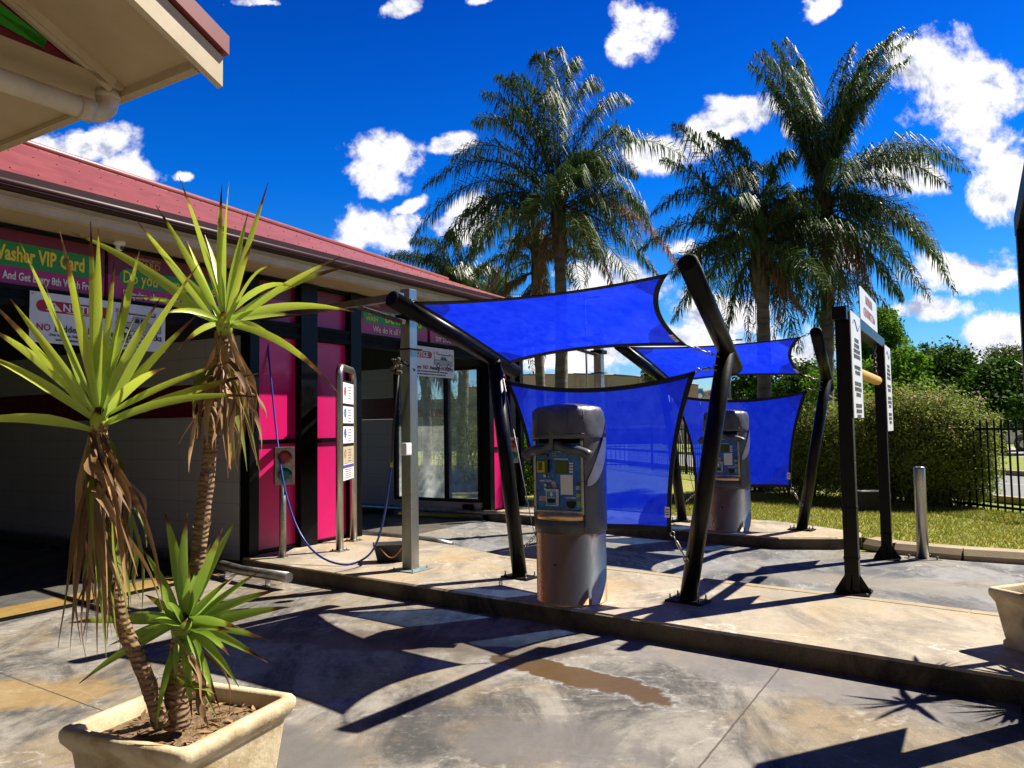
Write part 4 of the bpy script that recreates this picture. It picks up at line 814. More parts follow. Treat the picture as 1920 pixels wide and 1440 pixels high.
# ================================================================== payment machines
KC = W(5.795, 2.965, .15)
def kiosk(c0, label):
    s = thing('payment_machine', c0, label, 'payment machine', 'round payment machines on the islands')
    R0 = .293; F_ = -U; zo = -.04; RV = -V                    # front direction, viewer's right
    def cylp(th, r, z): return c0 + F_*(math.cos(th)*r) + RV*(math.sin(th)*r) + Z*z
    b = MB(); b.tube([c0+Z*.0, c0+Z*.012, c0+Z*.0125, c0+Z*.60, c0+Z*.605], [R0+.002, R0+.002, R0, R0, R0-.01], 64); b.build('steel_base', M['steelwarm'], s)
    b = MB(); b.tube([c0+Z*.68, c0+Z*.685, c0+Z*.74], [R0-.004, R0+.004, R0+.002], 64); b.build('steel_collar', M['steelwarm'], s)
    b = MB(); b.tube([c0+Z*.575, c0+Z*.58, c0+Z*.675, c0+Z*.68], [R0+.004, R0+.009, R0+.008, R0+.003], 64, smooth=True); b.build('cover_band', M['vinyl'], s)
    # inner drum behind the panel, cut flat at the front
    fa = math.radians(50); dfl = .195; hw = .222
    prof = [cylp(fa + (2*math.pi-2*fa)*k/40, .272, .74) for k in range(41)]
    b = MB(); b.prism(prof, Z*.70); b.build('cabinet', M['blackmatt'], s)
    # panel
    pc = lambda x, z, d=0.0: c0 + F_*(dfl+d) + RV*x + Z*z
    zb, zt = .760, 1.305
    b = MB(); b.box(pc(0, (zb+zt)/2), RV*(hw-.015), F_*.008, Z*((zt-zb)/2)); pn = b.build('control_panel', M['kioskblue'], s)
    b = MB()
    b.bbox(pc(-hw+.003, 1.03), RV*.013, F_*.022, Z*.30, .006); b.bbox(pc(hw-.003, 1.03), RV*.013, F_*.022, Z*.30, .006)
    b.bbox(pc(0, zb-.012), RV*(hw+.01), F_*.026, Z*.012, .005); b.build('steel_frame', M['steel'], s)
    def fx(f): return -hw+.015+(2*hw-.03)*f
    def fz(f): return zt-(zt-zb)*f
    def it(name, x0, x1, y0, y1, m, d=.012, rnd_=.002, mb=None):
        q = mb or MB(); q.bbox(pc((fx(x0)+fx(x1))/2, (fz(y0)+fz(y1))/2, .008+d/2), RV*((fx(x1)-fx(x0))/2), F_*(d/2), Z*((fz(y0)-fz(y1))/2), rnd_)
        return q.build(name, m, s) if mb is None else q
    def txt(t, x, y, size, m='white', bold=.02, sx=1): return (t, x, y, size, m, bold, sx)
    it('receipt_slot', .09, .28, .165, .205, M['screen'], .02)
    it('card_reader', .06, .24, .265, .435, M['yellowpl'], .045, .006); it('reader_body', .245, .31, .24, .44, M['screen'], .04); it('reader_screen', .10, .19, .285, .40, M['screen'], .049)
    it('display', .43, .72, .265, .445, M['screen'], .006)
    q = MB()
    for i in range(3):
        for j in range(4): it('', .37+i*.04, .395+i*.04, .07+j*.035, .09+j*.035, None, .012, .001, q)
    q.build('keypad', M['steel'], s)
    q = MB()
    for i in range(2):
        for j in range(4): it('', .755+i*.045, .785+i*.045, .285+j*.042, .31+j*.042, None, .01, .001, q)
    q.build('buttons', M['white'], s)
    it('notice_card', .545, .815, .47, .765, M['board'], .003, .0005)
    it('note_acceptor', .255, .49, .69, .93, M['skyblue'], .03, .003); it('note_slot', .29, .45, .82, .89, M['screen'], .036)
    q = MB()
    for a in ((.25, .26, .69, .93), (.485, .495, .69, .93), (.25, .495, .685, .695), (.25, .495, .925, .935), (.285, .455, .812, .82)): it('', *a, None, .0335, .0005, q)
    ar = [(.37, .80), (.33, .76), (.35, .76), (.35, .73), (.39, .73), (.39, .76), (.41, .76)]
    q.prism([pc(fx(x), fz(y), .039) for x, y in ar], F_*.001); q.build('white_outline', M['white'], s)
    it('red_label', .06, .24, .80, .875, M['white'], .002, .0004)
    q = MB()
    for y in (.815, .84, .862): it('', .07, .23, y-.006, y+.006, None, .0045, .0003, q)
    q.build('red_print', M['red'], s)
    q = MB()
    for k in range(1): q.add([pc(fx(.15)+math.cos(2*math.pi*i/20)*.045, fz(.92)+math.sin(2*math.pi*i/20)*.017, .0105) for i in range(20)], [tuple(range(20))])
    q.build('oval_logo', M['skyblue'], s)
    q = MB()
    for x, y, r in ((.20, .49, .013), (.21, .63, .012), (.21, .69, .011)): q.tube([pc(fx(x), fz(y), .008), pc(fx(x), fz(y), .022)], r, 16)
    q.tube([pc(fx(.29), fz(.50), .008), pc(fx(.29), fz(.50), .02)], [.016, .009], 3); q.build('coin_slot', M['steel'], s)
    q = MB(); q.prism([pc(fx(.39)+math.cos(a)*.022, fz(.61)+math.sin(a)*.03, .009) for a in [2*math.pi*k/5+.3 for k in range(5)]], F_*.001); q.box(pc(fx(.41), fz(.655), .01), RV*.02, F_*.0006, Z*.012)
    q.build('pink_sticker', mat('pink_sticker', (.62, .12, .2), (.7, .55, .6), rough=.5, scale=60, lo=.45, hi=.55), s)
    q = MB(); hc = [pc(fx(.78)+math.cos(math.pi+math.pi*k/12)*.04, fz(.885)+math.sin(math.pi+math.pi*k/12)*.045, .008) for k in range(13)]; q.prism(hc+[pc(fx(.78)+.04, fz(.865), .008), pc(fx(.78)-.04, fz(.865), .008)], F_*.014); q.build('coin_return_cup', M['screen'], s)
    q = MB(); 
    cols = [(.03, .04, .25), (.5, .6, .7), (.03, .2, .5), (.5, .6, .1), (.05, .4, .7), (.45, .6, .08), (.1, .5, .8)]
    for k, cc in enumerate(cols): q.box(pc(fx(.935), fz(.60+k*.058), .0095), RV*.02, F_*.0008, Z*.0155, k)
    q.build('side_label', [mat('label_stripe', cc, tuple(x*.5 for x in cc), rough=.4, scale=90, lo=.48, hi=.52) for cc in cols], s)
    q = MB()
    for (t, x, y, sz) in (('RECEIPT', .19, .135, .016), ('ENTER', .55, .125, .015), ('PLEASE ENTER CODE', .56, .235, .014), ('INSERT COINS', .21, .565, .018), ('COIN RETURN', .76, .812, .014), ('INSERT NOTES', .37, .712, .013)):
        q.text(t, pc(fx(x), fz(y), .0405 if y == .712 else .0095), RV, Z, sz, bold=.02)
    q.build('lettering', M['white'], s)
    # vinyl cover: body wraps the back and sides, hood above with a shaped front
    b = MB(); n = 48; rows = []
    a0, a1 = math.radians(47), math.radians(313)
    zz = [.58, .60, .8, 1.0, 1.2, 1.35, 1.50]
    for z_ in zz:
        for k in range(n+1):
            th = a0+(a1-a0)*k/n; r = R0+.010 + .005*math.sin(th*5+z_*7)*(.4 if z_ < .9 else 1); rows.append(cylp(th, r, z_))
    b.add(rows, [(i*(n+1)+k, i*(n+1)+k+1, (i+1)*(n+1)+k+1, (i+1)*(n+1)+k) for i in range(len(zz)-1) for k in range(n)], 0, True)
    b.add([p for z_ in (.62, 1.46) for p in (cylp(a0, R0+.01, z_), cylp(a0, R0-.03, z_))], [(0, 1, 3, 2)]); b.add([p for z_ in (.62, 1.46) for p in (cylp(a1, R0+.01, z_), cylp(a1, R0-.03, z_))], [(0, 1, 3, 2)])
    b.build('cover_side', M['vinyl'], s)
    b = MB(); n = 64; rows = []; 
    prof = [(1.01, 0), (1.025, .012), (1.015, .05), (1.0, .11), (.985, .18), (.955, .265), (.90, .312), (.78, .330), (.5, .343), (.0, .35)]
    for (rr, h) in prof:
        for k in range(n):
            th = 2*math.pi*k/n; fr = max(0, math.cos(th))       # front lower edge hangs lower, top tilts to the back
            z0_ = 1.345; wr = (.005*math.sin(th*7+h*9) + .0035*math.sin(th*19+h*25))*min(1, rr*1.2)*(.5+h*3)
            rad = (R0+.014)*rr*(1+.03*fr*(1 if h < .25 else .2)) + wr; zz_ = z0_ + h*.84*(1-.16*(1-math.cos(th-.35))/2*(h/.356)**2*rr)
            rows.append(cylp(th, rad, zz_))
    b.add(rows, [(i*n+k, i*n+(k+1) % n, (i+1)*n+(k+1) % n, (i+1)*n+k) for i in range(len(prof)-1) for k in range(n)], 0, True); hood = b.build('cover_hood', M['vinyl'], s)
    md = hood.modifiers.new('thick', 'SOLIDIFY'); md.thickness = .004
    # seams and zip
    b = MB()
    for th in (math.radians(49), math.radians(-49)): b.tube([cylp(th, R0+.018, z_) for z_ in (.63, 1.0, 1.3, 1.5, 1.58)], .004, 6)
    b.tube([cylp(math.radians(-50+100*k/20), R0+.027, 1.385) for k in range(21)], .003, 6); b.build('seam', M['rubber'], s)
    for k_ in (-.5, -.2, .15, .45): MB().tube([cylp(k_, (R0+.022)*f, z_) for f, z_ in ((1.01, 1.36), (1.0, 1.44), (.985, 1.52), (.93, 1.575))], .0022, 5).build('crease', M['vinyl'], s)
    for x_ in (-hw+.003, hw-.003):
        for z_ in (.78, 1.0, 1.26): MB().tube([pc(x_, z_, .022), pc(x_, z_, .025)], .006, 8).build('screw', M['ink'], s)
    MB().tube([cylp(.0, R0+.001, .33), cylp(.0, R0+.004, .33)], .012, 12).build('lock', M['ink'], s)
    # silver swoosh on the right side
    b = MB(); up = []; lo_ = []
    for k in range(25):
        t = k/24; th = math.radians(54+70*t); zc = .98+.52*t**1.25; wd = .13*math.sin(math.pi*(t*.86+.05))**.9; up.append(cylp(th, R0+.019, zc+wd)); lo_.append(cylp(th, R0+.019, zc-wd*.75))
    b.add([p for q_ in zip(lo_, up) for p in q_], [(2*k, 2*k+2, 2*k+3, 2*k+1) for k in range(24)], 0, True); b.build('silver_swoosh', M['silver'], s)
    # rolled up flap: two drooping rolls and a strap
    b = MB()
    for sg in (-1, 1):
        pts = [c0 + F_*(.275-.055*abs(t)**2) + RV*(sg*(.01+.285*t)) + Z*(1.315-.12*t-.02*math.sin(t*6)) for t in [k/10 for k in range(11)]]
        b.tube(pts, [.032+.012*t+.004*math.sin(t*14) for t in [k/10 for k in range(11)]], 14)
    b.build('rolled_flap', M['vinyl'], s)
    b = MB(); b.bbox(c0 + F_*(.322) + RV*.0 + Z*1.365, RV*.018, F_*.003, Z*.065, .002); b.build('strap', M['vinyl'], s)
    b = MB(); b.tube([c0+F_*.325+Z*1.40, c0+F_*.331+Z*1.40], .006, 10); b.build('stud', M['copper'], s)
    return s
kk = kiosk(KC, 'nearer round steel payment machine with blue front and grey vinyl cover')
c = copy_tree(kk, off=OFF); c['label'] = 'farther round steel payment machine with grey cover, between two black posts'

# ================================================================== square steel boom post
sp = G(770, 1068, .15)
def boom(base, label):
    s = thing('boom_post', base, label, 'post', 'square steel boom posts'); w_ = .062
    b = MB(); b.bbox(base+Z*1.45, U*w_, V*w_, Z*1.45, .006); b.build('upright', M['steel'], s)
    b = MB(); b.bbox(base+Z*.006, U*.16, V*.16, Z*.006, .003); b.build('base_plate', mat('painted_plate', (.30, .38, .36), (.2, .3, .32), rough=.6, scale=12), s)
    b = MB(); [b.tube([base+U*x+V*y+Z*.012, base+U*x+V*y+Z*.03], .009, 6) for x in (-.12, .12) for y in (-.12, .12)]; b.build('anchor_bolt', M['galv'], s)
    top = base+Z*2.72; tip = base + (P(452, 603, 9.6)-sp); el = base + (P(662, 569, 8.4)-sp); ta = base + (P(752, 556, 7.75)-sp)
    d = (el-ta).normalized(); b = MB()
    def bar(a_, c_, r1, r2, mb):
        d = (c_-a_).normalized(); s1 = d.cross(Z).normalized(); s2 = s1.cross(d); vs = [a_+s1*x*r1+s2*y*r1 for x, y in ((-1, -1), (1, -1), (1, 1), (-1, 1))]+[c_+s1*x*r2+s2*y*r2 for x, y in ((-1, -1), (1, -1), (1, 1), (-1, 1))]
        mb.add(vs, [(0, 3, 2, 1), (4, 5, 6, 7), (0, 1, 5, 4), (1, 2, 6, 5), (2, 3, 7, 6), (3, 0, 4, 7)])
    bar(ta, tip, .04, .022, b); b.build('boom_arm', M['steel'], s)
    b = MB(); lowp = base + (P(757, 604, 7.75)-sp); bar(el+d*.0-Z*.02, lowp, .022, .022, b); b.build('brace', M['steel'], s)
    b = MB(); b.bbox(base+Z*2.60, U*.10, V*.10, Z*.03, .004); b.bbox(base+Z*2.27, U*.10, V*.10, Z*.006, .002); b.bbox(base+Z*2.74 + U*.03, U*.09, V*.07, Z*.05, .01); b.build('bracket', M['blackmatt'], s)
    return s, tip
bp1, tip1 = boom(sp, 'square steel post with swinging hose boom on the nearer island')
k = copy_tree(bp1, off=OFF+U*.0+V*.02); k['label'] = 'farther square steel boom post, partly behind the sails'
sw = thing('switch_box', P(762, 842, 7.70), 'white switch box with green button on the square steel post', 'switch')
o = MB().bbox(P(762, 842, 7.70), U*.045, V*.035, Z*.062, .01).build('box', M['white'], sw)
MB().tube([P(757, 842, 7.70)-V*.036, P(757, 842, 7.70)-V*.046], .014, 14).build('button', M['greenlens'], sw)
# hose
A_ = Vector
hp = [P(500, 600, 9.25), P(503, 660, 9.2), P(509, 720, 9.1), P(516, 790, 8.95), P(524, 860, 8.75), P(534, 920, 8.6), P(550, 975, 8.5), P(572, 1018, 8.42), P(602, 1047, 8.3)]
g_ = [G(640, 1060, .162), G(670, 1056, .162)]
hp2 = [P(697, 1038, 8.25), P(712, 1005, 8.15), P(722, 960, 8.05), P(729, 910, 7.98), P(734, 868, 7.93)]
def smooth(pts, k=4):
    for _ in range(k):
        q = [pts[0]]
        for i in range(len(pts)-1): q += [pts[i]*.75+pts[i+1]*.25, pts[i]*.25+pts[i+1]*.75]
        pts = q+[pts[-1]]
        if len(pts) > 220: break
    return pts
o = MB().tube(smooth([p*1.0 for p in hp]+g_+hp2, 3), .0115, 8).build('hose', M['bluehose']); tag(o, 'blue wash hose looping from the boom to the ground and up to its lance', 'hose')
ln = thing('wash_lance', P(742, 690, 7.75), 'long dark spray lance with a dirty grip hanging on the steel post', 'lance')
MB().tube([P(734, 872, 7.93), P(738, 800, 7.88), P(747, 700, 7.78)], [.012, .014, .011], 10).build('tube', M['rubber'], ln)
MB().tube([P(734, 876, 7.93), P(734.5, 864, 7.93)], .016, 8).build('coupling', M['yellowpl'], ln)
b = MB(); r2 = random.Random(3)
for k in range(26):
    c_ = P(742+r2.uniform(-7, 9), 688+r2.uniform(-14, 12), 7.74+r2.uniform(-.05, .05)); b.sphere(c_, r2.uniform(.012, .03), 7, 5, sc3=(1, .8, r2.uniform(.5, 1.2)))
b.build('grip', mat('dirty_grip', (.20, .17, .10), (.05, .05, .04), rough=.9, scale=30), ln)
MB().tube([P(745, 672, 7.76), sp+Z*2.05+U*.02-V*.06], .012, 8).build('holder', M['blackmatt'], ln)
# bucket
bc = G(733, 1052, .15)
s = thing('bucket', bc, 'black rectangular bucket with orange handle at the foot of the square steel post', 'bucket')
dx, dy = Vector((.98, .2, 0)).normalized(), Vector((-.2, .98, 0)).normalized(); b = MB(); rows = []
def rrect(c_, a, d, r, z, n=5):
    pts = []
    for (sx_, sy_, st) in ((1, 1, 0), (-1, 1, 90), (-1, -1, 180), (1, -1, 270)):
        for k in range(n): t = math.radians(st+90*k/(n-1)); pts.append(c_ + dx*(sx_*(a-r)+math.cos(t)*r) + dy*(sy_*(d-r)+math.sin(t)*r) + Z*z)
    return pts
rw = [rrect(bc, .145, .09, .03, 0), rrect(bc, .185, .12, .04, .17), rrect(bc, .195, .13, .04, .18), rrect(bc, .195, .13, .04, .195), rrect(bc, .178, .113, .035, .193), rrect(bc, .138, .083, .028, .01)]
n = len(rw[0]); b.add([p for r in rw for p in r], [(i*n+k, i*n+(k+1) % n, (i+1)*n+(k+1) % n, (i+1)*n+k) for i in range(5) for k in range(n)] + [tuple(reversed(range(n))), tuple(range(5*n, 6*n))], 0, True); b.build('tub', M['rubber'], s)
b = MB(); b.tube([bc + dx*(-.12+.24*t/10*1.0) - dy*(.125+.03*math.sin(math.pi*t/10)) + Z*(.17-.11*math.sin(math.pi*t/10)) for t in range(11)], .007, 8); b.build('handle', M['copper'], s)

# ================================================================== signal lights and menu frame
tl = G(530, 1045, .15)
def signal(base, label):
    s = thing('signal_light', base, label, 'signal light', 'two-lamp bay signals'); tx = P(535, 873, 8.66)-tl + base
    rt = Vector((.955, .30, 0)).normalized(); fr = Vector((rt.y, -rt.x, 0))
    b = MB(); b.tube([base, base+Z*1.0], .038, 20); b.build('pole', M['galv'], s)
    b = MB(); b.tube([base, base+Z*.006], .065, 20); b.build('base_plate', M['galv'], s)
    c_ = Vector((base.x, base.y, 0)) + rt*.02; zc = 1.6-(873-806)/FP*8.7
    c_ = c_+Z*zc; b = MB(); b.bbox(c_, rt*.108, fr*.045, Z*.215, .008); b.build('housing', M['galv'], s)
    b = MB(); b.bbox(c_-rt*.115+fr*(-.01), rt*.006, fr*.05, Z*.21, .002); b.build('side_cover', M['blackmatt'], s)
    for dz, mk in ((.10, 'redlens'), (-.10, 'greenlens')):
        q = c_+Z*dz+fr*.046; b = MB(); b.tube([q, q+fr*.008, q+fr*.014], [.078, .074, .04], 24); l_ = b.build('lens', M[mk], s)
        b = MB(); vs = []
        for k in range(17):
            a = math.radians(-20+220*k/16); ln_ = .06*max(.15, math.sin(math.radians(180*k/16))); vs += [q+rt*math.cos(a)*.086+Z*math.sin(a)*.086, q+rt*math.cos(a)*.086+Z*math.sin(a)*.086+fr*ln_]
        b.add(vs, [(2*k, 2*k+1, 2*k+3, 2*k+2) for k in range(16)], 0, True); b.build('visor', M['galv'], s)
    return s
sg1 = signal(tl, 'grey bay signal with red and green lamps in front of the magenta panel')
k = copy_tree(sg1, off=U*5.1+V*.05); k['label'] = 'farther bay signal with red and green lamps, behind the left shade post'
m1, m2 = G(637, 1033, .15), G(663, 1014, .15)
s = thing('menu_frame', (m1+m2)/2, 'arched stainless tube frame holding a column of white wash menu cards', 'menu board')
hz = 2.36; hv = (m2-m1); hv.z = 0; wdt = hv.length; hd = hv.normalized(); pts = [m1+Z*.01, m1+Z*(hz-.12-.15)]
r_ = .13
for k in range(1, 7): a = math.pi/2*k/6; pts.append(m1 + Z*(hz-.15-r_) + hd*(r_-r_*math.cos(a)) + Z*(r_*math.sin(a)))
for k in range(7): a = math.pi/2*k/6; pts.append(m2 + Z*(hz-.15-r_) - hd*(r_-r_*math.sin(a)) + Z*(r_*math.cos(a)))
pts.append(m2+Z*.01); MB().tube(pts, .045, 22).build('tube_frame', M['steel'], s)
for q in (m1, m2):
    b = MB(); b.bbox(q+Z*.006, U*.085, V*.085, Z*.006, .003); b.build('base_plate', M['galv'], s)
    b = MB(); [b.tube([q+U*x+V*y+Z*.01, q+U*x+V*y+Z*.03], .009, 6) for x in (-.06, .06) for y in (-.06, .06)]; b.build('anchor_bolt', M['galv'], s)
nrmc = Vector((hd.y, -hd.x, 0)); ctr = (m1+m2)/2
b = MB(); b.bbox(ctr+Z*(1.15+.33), hd*(wdt/2-.05), nrmc*.012, Z*.58, .003); b.build('backing', M['blackmatt'], s)
pics = [(.45, .03, .03), (.02, .12, .45), (.05, .05, .3), (.35, .12, .08)]
for i, (zc, hh) in enumerate(((1.90, .13), (1.63, .105), (1.38, .105), (1.13, .105), (.80+.12, .10))):
    c_ = ctr+Z*(zc)+nrmc*.016; b = MB(); b.bbox(c_, hd*(wdt/2-.055), nrmc*.002, Z*hh, .001); cd = b.build('menu_card', M['white'] if i != 3 else M['creamtrim'], s)
    if i < 4:
        b = MB(); q = c_+nrmc*.003-hd*.16+Z*.02; b.add([q+hd*math.cos(2*math.pi*k/18)*.07*(1+.2*math.sin(3*k))+Z*math.sin(2*math.pi*k/18)*.06 for k in range(18)], [tuple(range(18))]); b.build('picture', mat('card_picture', pics[i], tuple(min(1, x*3+.2) for x in pics[i]), rough=.4, scale=40, lo=.45, hi=.6), s)
        b = MB(); [b.box(c_+nrmc*.003+hd*.10+Z*(hh*.6-k*.035), hd*(.09-.02*(k % 2)), nrmc*.0004, Z*.006) for k in range(5)]; b.build('print', M['greyink'], s)
    else:
        b = MB(); b.box(c_+nrmc*.003+Z*.07, hd*(wdt/2-.07), nrmc*.0005, Z*.02); b.build('heading_strip', mat('violet_strip', (.16, .10, .5), rough=.4), s)
        b = MB(); [b.box(c_+nrmc*.003+Z*(.03-k*.025), hd*(.2-.03*(k % 2)), nrmc*.0004, Z*.005) for k in range(5)]; b.build('print', M['greyink'], s)

# ================================================================== clearance frames
def clearance(near, far, h, label):
    s = thing('clearance_frame', (near+far)/2, label, 'clearance frame', 'height clearance frames over the lanes'); d = (far-near); d.z = 0; Lh = d.length; d.normalize(); e_ = Vector((d.y, -d.x, 0))   # e_: towards camera right
    if e_.dot(-V) < 0: e_ = -e_
    pw = .056
    for q in (near, far):
        b = MB(); b.bbox(q+Z*((h-q.z)/2+.01), d*pw, e_*pw, Z*((h-q.z)/2-.01), .005); pst = b.build('post', M['black'], s)
        b = MB(); b.bbox(q+Z*.006, d*.14, e_*.14, Z*.006, .002)
        for a_ in (d, e_):
            for sg in (-1, 1):
                bb = a_.cross(Z)*.004; b.prism([q+a_*sg*(pw)+Z*.0125-bb, q+a_*sg*.145+Z*.0125-bb, q+a_*sg*(pw)+Z*.16-bb], bb*2)
        b.build('base_gusset', M['black'], s)
        b = MB(); [b.tube([q+d*x+e_*y+Z*.012, q+d*x+e_*y+Z*.03], .009, 6) for x in (-.12, .12) for y in (-.12, .12)]; b.build('anchor_bolt', M['galv'], s)
        for zz_ in (.30, .72) : b = MB(); b.bbox(q+Z*zz_, d*(pw+.003), e_*(pw+.003), Z*.012, .002); b.build('clamp', M['blackmatt'], s)
    b = MB(); a_, c_ = near-d*.20, far+d*.10; b.bbox(Vector(((a_.x+c_.x)/2, (a_.y+c_.y)/2, h+.055)), d*((c_-a_).length/2), e_*(pw+.002), Z*.055, .005); b.build('beam', M['black'], s)
    # printed boards on the posts
    for q, z0_, z1_ in ((near, 1.63, h+.09), (far, 1.48, h+.03)):
        fc = Vector((q.x, q.y, 0)) + e_*(pw+.012) + d*.26; b = MB(); b.bbox(fc+Z*((z0_+z1_)/2), d*.32, e_*.004, Z*((z1_-z0_)/2), .001); bd = b.build('instruction_board', M['board'], s)
        b = MB(); lines = ['CAR WASH', 'ALL VEHICLES', 'MUST BE BELOW', 'THIS HEIGHT BAR', '', 'DO NOT ENTER', 'IF TOO HIGH', '', 'REMOVE AERIALS', 'FOLD IN MIRRORS', 'AND RACKS', '', 'ENTER SLOWLY', 'AND STOP ON', 'RED LIGHT']
        for k, t in enumerate(lines):
            if t: b.text(t, fc+e_*.0055+Z*(z1_-.24-k*.048), d, Z, .05, bold=.012, sx=1.05)
        b.build('print', M['greyink'], bd)
        b = MB()
        for k in range(14):
            t0 = math.pi*k/13; b.tube([fc+e_*.005+d*(-.2+.4*k/13)+Z*(z1_-.10+.04*math.sin(t0*2)), fc+e_*.005+d*(-.2+.4*(k+1)/13)+Z*(z1_-.10+.04*math.sin((t0+math.pi/13)*2))], .005, 4)
        b.build('logo_swirl', M['kioskblue'], bd)
    # rounded sign on the beam
    c_ = near+d*(Lh*.52); c_.z = h+.11; b = MB(); wd2, hh = .72, .32; pr = [c_-d*wd2, c_+d*wd2] ; rr = .08
    for (x, st) in ((wd2-rr, 0), (-wd2+rr, 90)):
        for k in range(6): a = math.radians(st+90*k/5); pr.append(c_+d*(x+math.cos(a)*rr)+Z*(hh-rr+math.sin(a)*rr))
    b.prism([p+e_*.05 for p in pr], e_*.008); sn = b.build('height_sign', M['board'], s)
    b = MB(); b.text('MAXIMUM', c_+Z*.23+e_*.0595, d, Z, .12, bold=.015); b.text('CLEARANCE 2.1m', c_+Z*.10+e_*.0595, d, Z, .12, bold=.015); b.build('print', M['fadered'], sn)
    # hanging bar on chains
    a_, c_ = near+d*.05-e_*.0, far-d*.25; a_ = Vector((a_.x, a_.y, 2.06)); c_ = Vector((c_.x, c_.y, 2.06)); d2 = (c_-a_).normalized()
    b = MB(); b.tube([a_+d2*.08, a_+d2*.10, a_+d2*.14, c_-d2*.06, c_-d2*.02, c_], [.03, .045, .052, .052, .045, .02], 20); b.build('clearance_bar', M['ybar'], s)
    b = MB(); link_chain(b, c_-d2*.14+Z*.05, Vector((c_.x, c_.y, h))-d2*.14, r=.004); link_chain(b, a_+d2*.3+Z*.05, Vector((a_.x, a_.y, h))+d2*.3, r=.004); b.build('chain', M['galv'], s)
    return s
clearance(G(1600, 1112, .15), G(1664, 1048), 2.46, 'black height clearance frame with yellow bar and white boards across the far lane')
clearance(W(2.30, -.28, 0), W(4.985, -.28, 0), 2.62, 'nearer height clearance frame at the right edge, only a post and bar end showing')
# bollard
bq = G(1731, 1049); s = thing('bollard', bq, 'round stainless bollard in front of the lawn kerb', 'bollard')
MB().tube([bq+Z*.01, bq+Z*1.04, bq+Z*1.06, bq+Z*1.065], [.062, .062, .058, .04], 28).build('tube', M['steel'], s)
MB().bbox(bq+Z*.006, Vector((.16, .01, 0)), Vector((-.007, .11, 0)), Z*.006, .002).build('base_plate', M['galv'], s)
b = MB(); [b.tube([bq+Vector((x, y, .012)), bq+Vector((x, y, .045))], .012, 6) for x in (-.12, .12) for y in (-.08, .08)]; b.build('anchor_bolt', M['galv'], s)
# ================================================================== planters and yuccas
def planter(corner, ex, ey, side, h, name_label, medallion=False):
    c0 = corner + ex*side/2 + ey*side/2; s = thing('planter', c0, name_label, 'planter', 'square cream stone planters')
    def ringp(r, z, rr=.03):
        pts = []
        for (sx_, sy_, st) in ((1, 1, 0), (-1, 1, 90), (-1, -1, 180), (1, -1, 270)):
            for k in range(5): t = math.radians(st+90*k/4); pts.append(c0 + ex*(sx_*(r-rr)+math.cos(t)*rr) + ey*(sy_*(r-rr)+math.sin(t)*rr) + Z*z)
        return pts
    S_ = side/2
    prof = [(S_*.80, 0, .02), (S_*.80, .035, .02), (S_*.76, .05, .02), (S_*.78, .08, .02), (S_*.87, h-.12, .02), (S_*.88, h-.095, .02), (S_*.93, h-.075, .03), (S_*.985, h-.05, .035), (S_, h-.03, .04), (S_*.995, h-.012, .04), (S_*.97, h, .04), (S_*.87, h, .03), (S_*.845, h-.01, .03), (S_*.83, h-.07, .03)]
    rows = [ringp(*p) for p in prof]; n = 20; b = MB()
    b.add([p for r in rows for p in r], [(i*n+k, i*n+(k+1) % n, (i+1)*n+(k+1) % n, (i+1)*n+k) for i in range(len(rows)-1) for k in range(n)], 0, True); b.build('pot', M['planter'], s)
    b = MB(); so_ = ringp(S_*.84, h-.065); b.add(so_ + [c0+Z*(h-.045)], [(k, (k+1) % n, n) for k in range(n)]); rr_ = random.Random(5)
    for k in range(240):
        q = c0+ex*rr_.uniform(-.75, .75)*S_+ey*rr_.uniform(-.75, .75)*S_+Z*(h-.05); a_ = rr_.uniform(0, 6.28); l_ = rr_.uniform(.008, .035); dd_ = Vector((math.cos(a_), math.sin(a_), rr_.uniform(-.2, .5)))*l_; sd_ = Vector((-math.sin(a_), math.cos(a_), rr_.uniform(-.3, .3)))*l_*.3; b.add([q-dd_, q+sd_+Z*.004, q+dd_, q-sd_], [(0, 1, 2, 3)], 1)
    b.build('soil', [M['soil'], M['dead']], s)
    if medallion:
        q = c0 + Z*(h*.50); 
        for fr, rt in ((-ey, ex), (-ex, ey)):
            cc = q + fr*(S_*.845); b = MB(); b.ring(cc, fr, .055, .012, 24, 8); b.tube([cc-fr*.01, cc+fr*.004], .05, 20); b.build('medallion', M['cream'], s)
    return s, c0
c1, c2, c3 = G(345, 1415, .45), G(100, 1368, .45), G(515, 1293, .45)
ex = (c1-c2); ex.z = 0; ex.normalize(); ey = Vector((-ex.y, ex.x, 0))
pl1, PC = planter(Vector((c2.x, c2.y, 0)), ex, ey, .66, .45, 'square cream planter with a thick rolled rim holding the tall yuccas, bottom left')
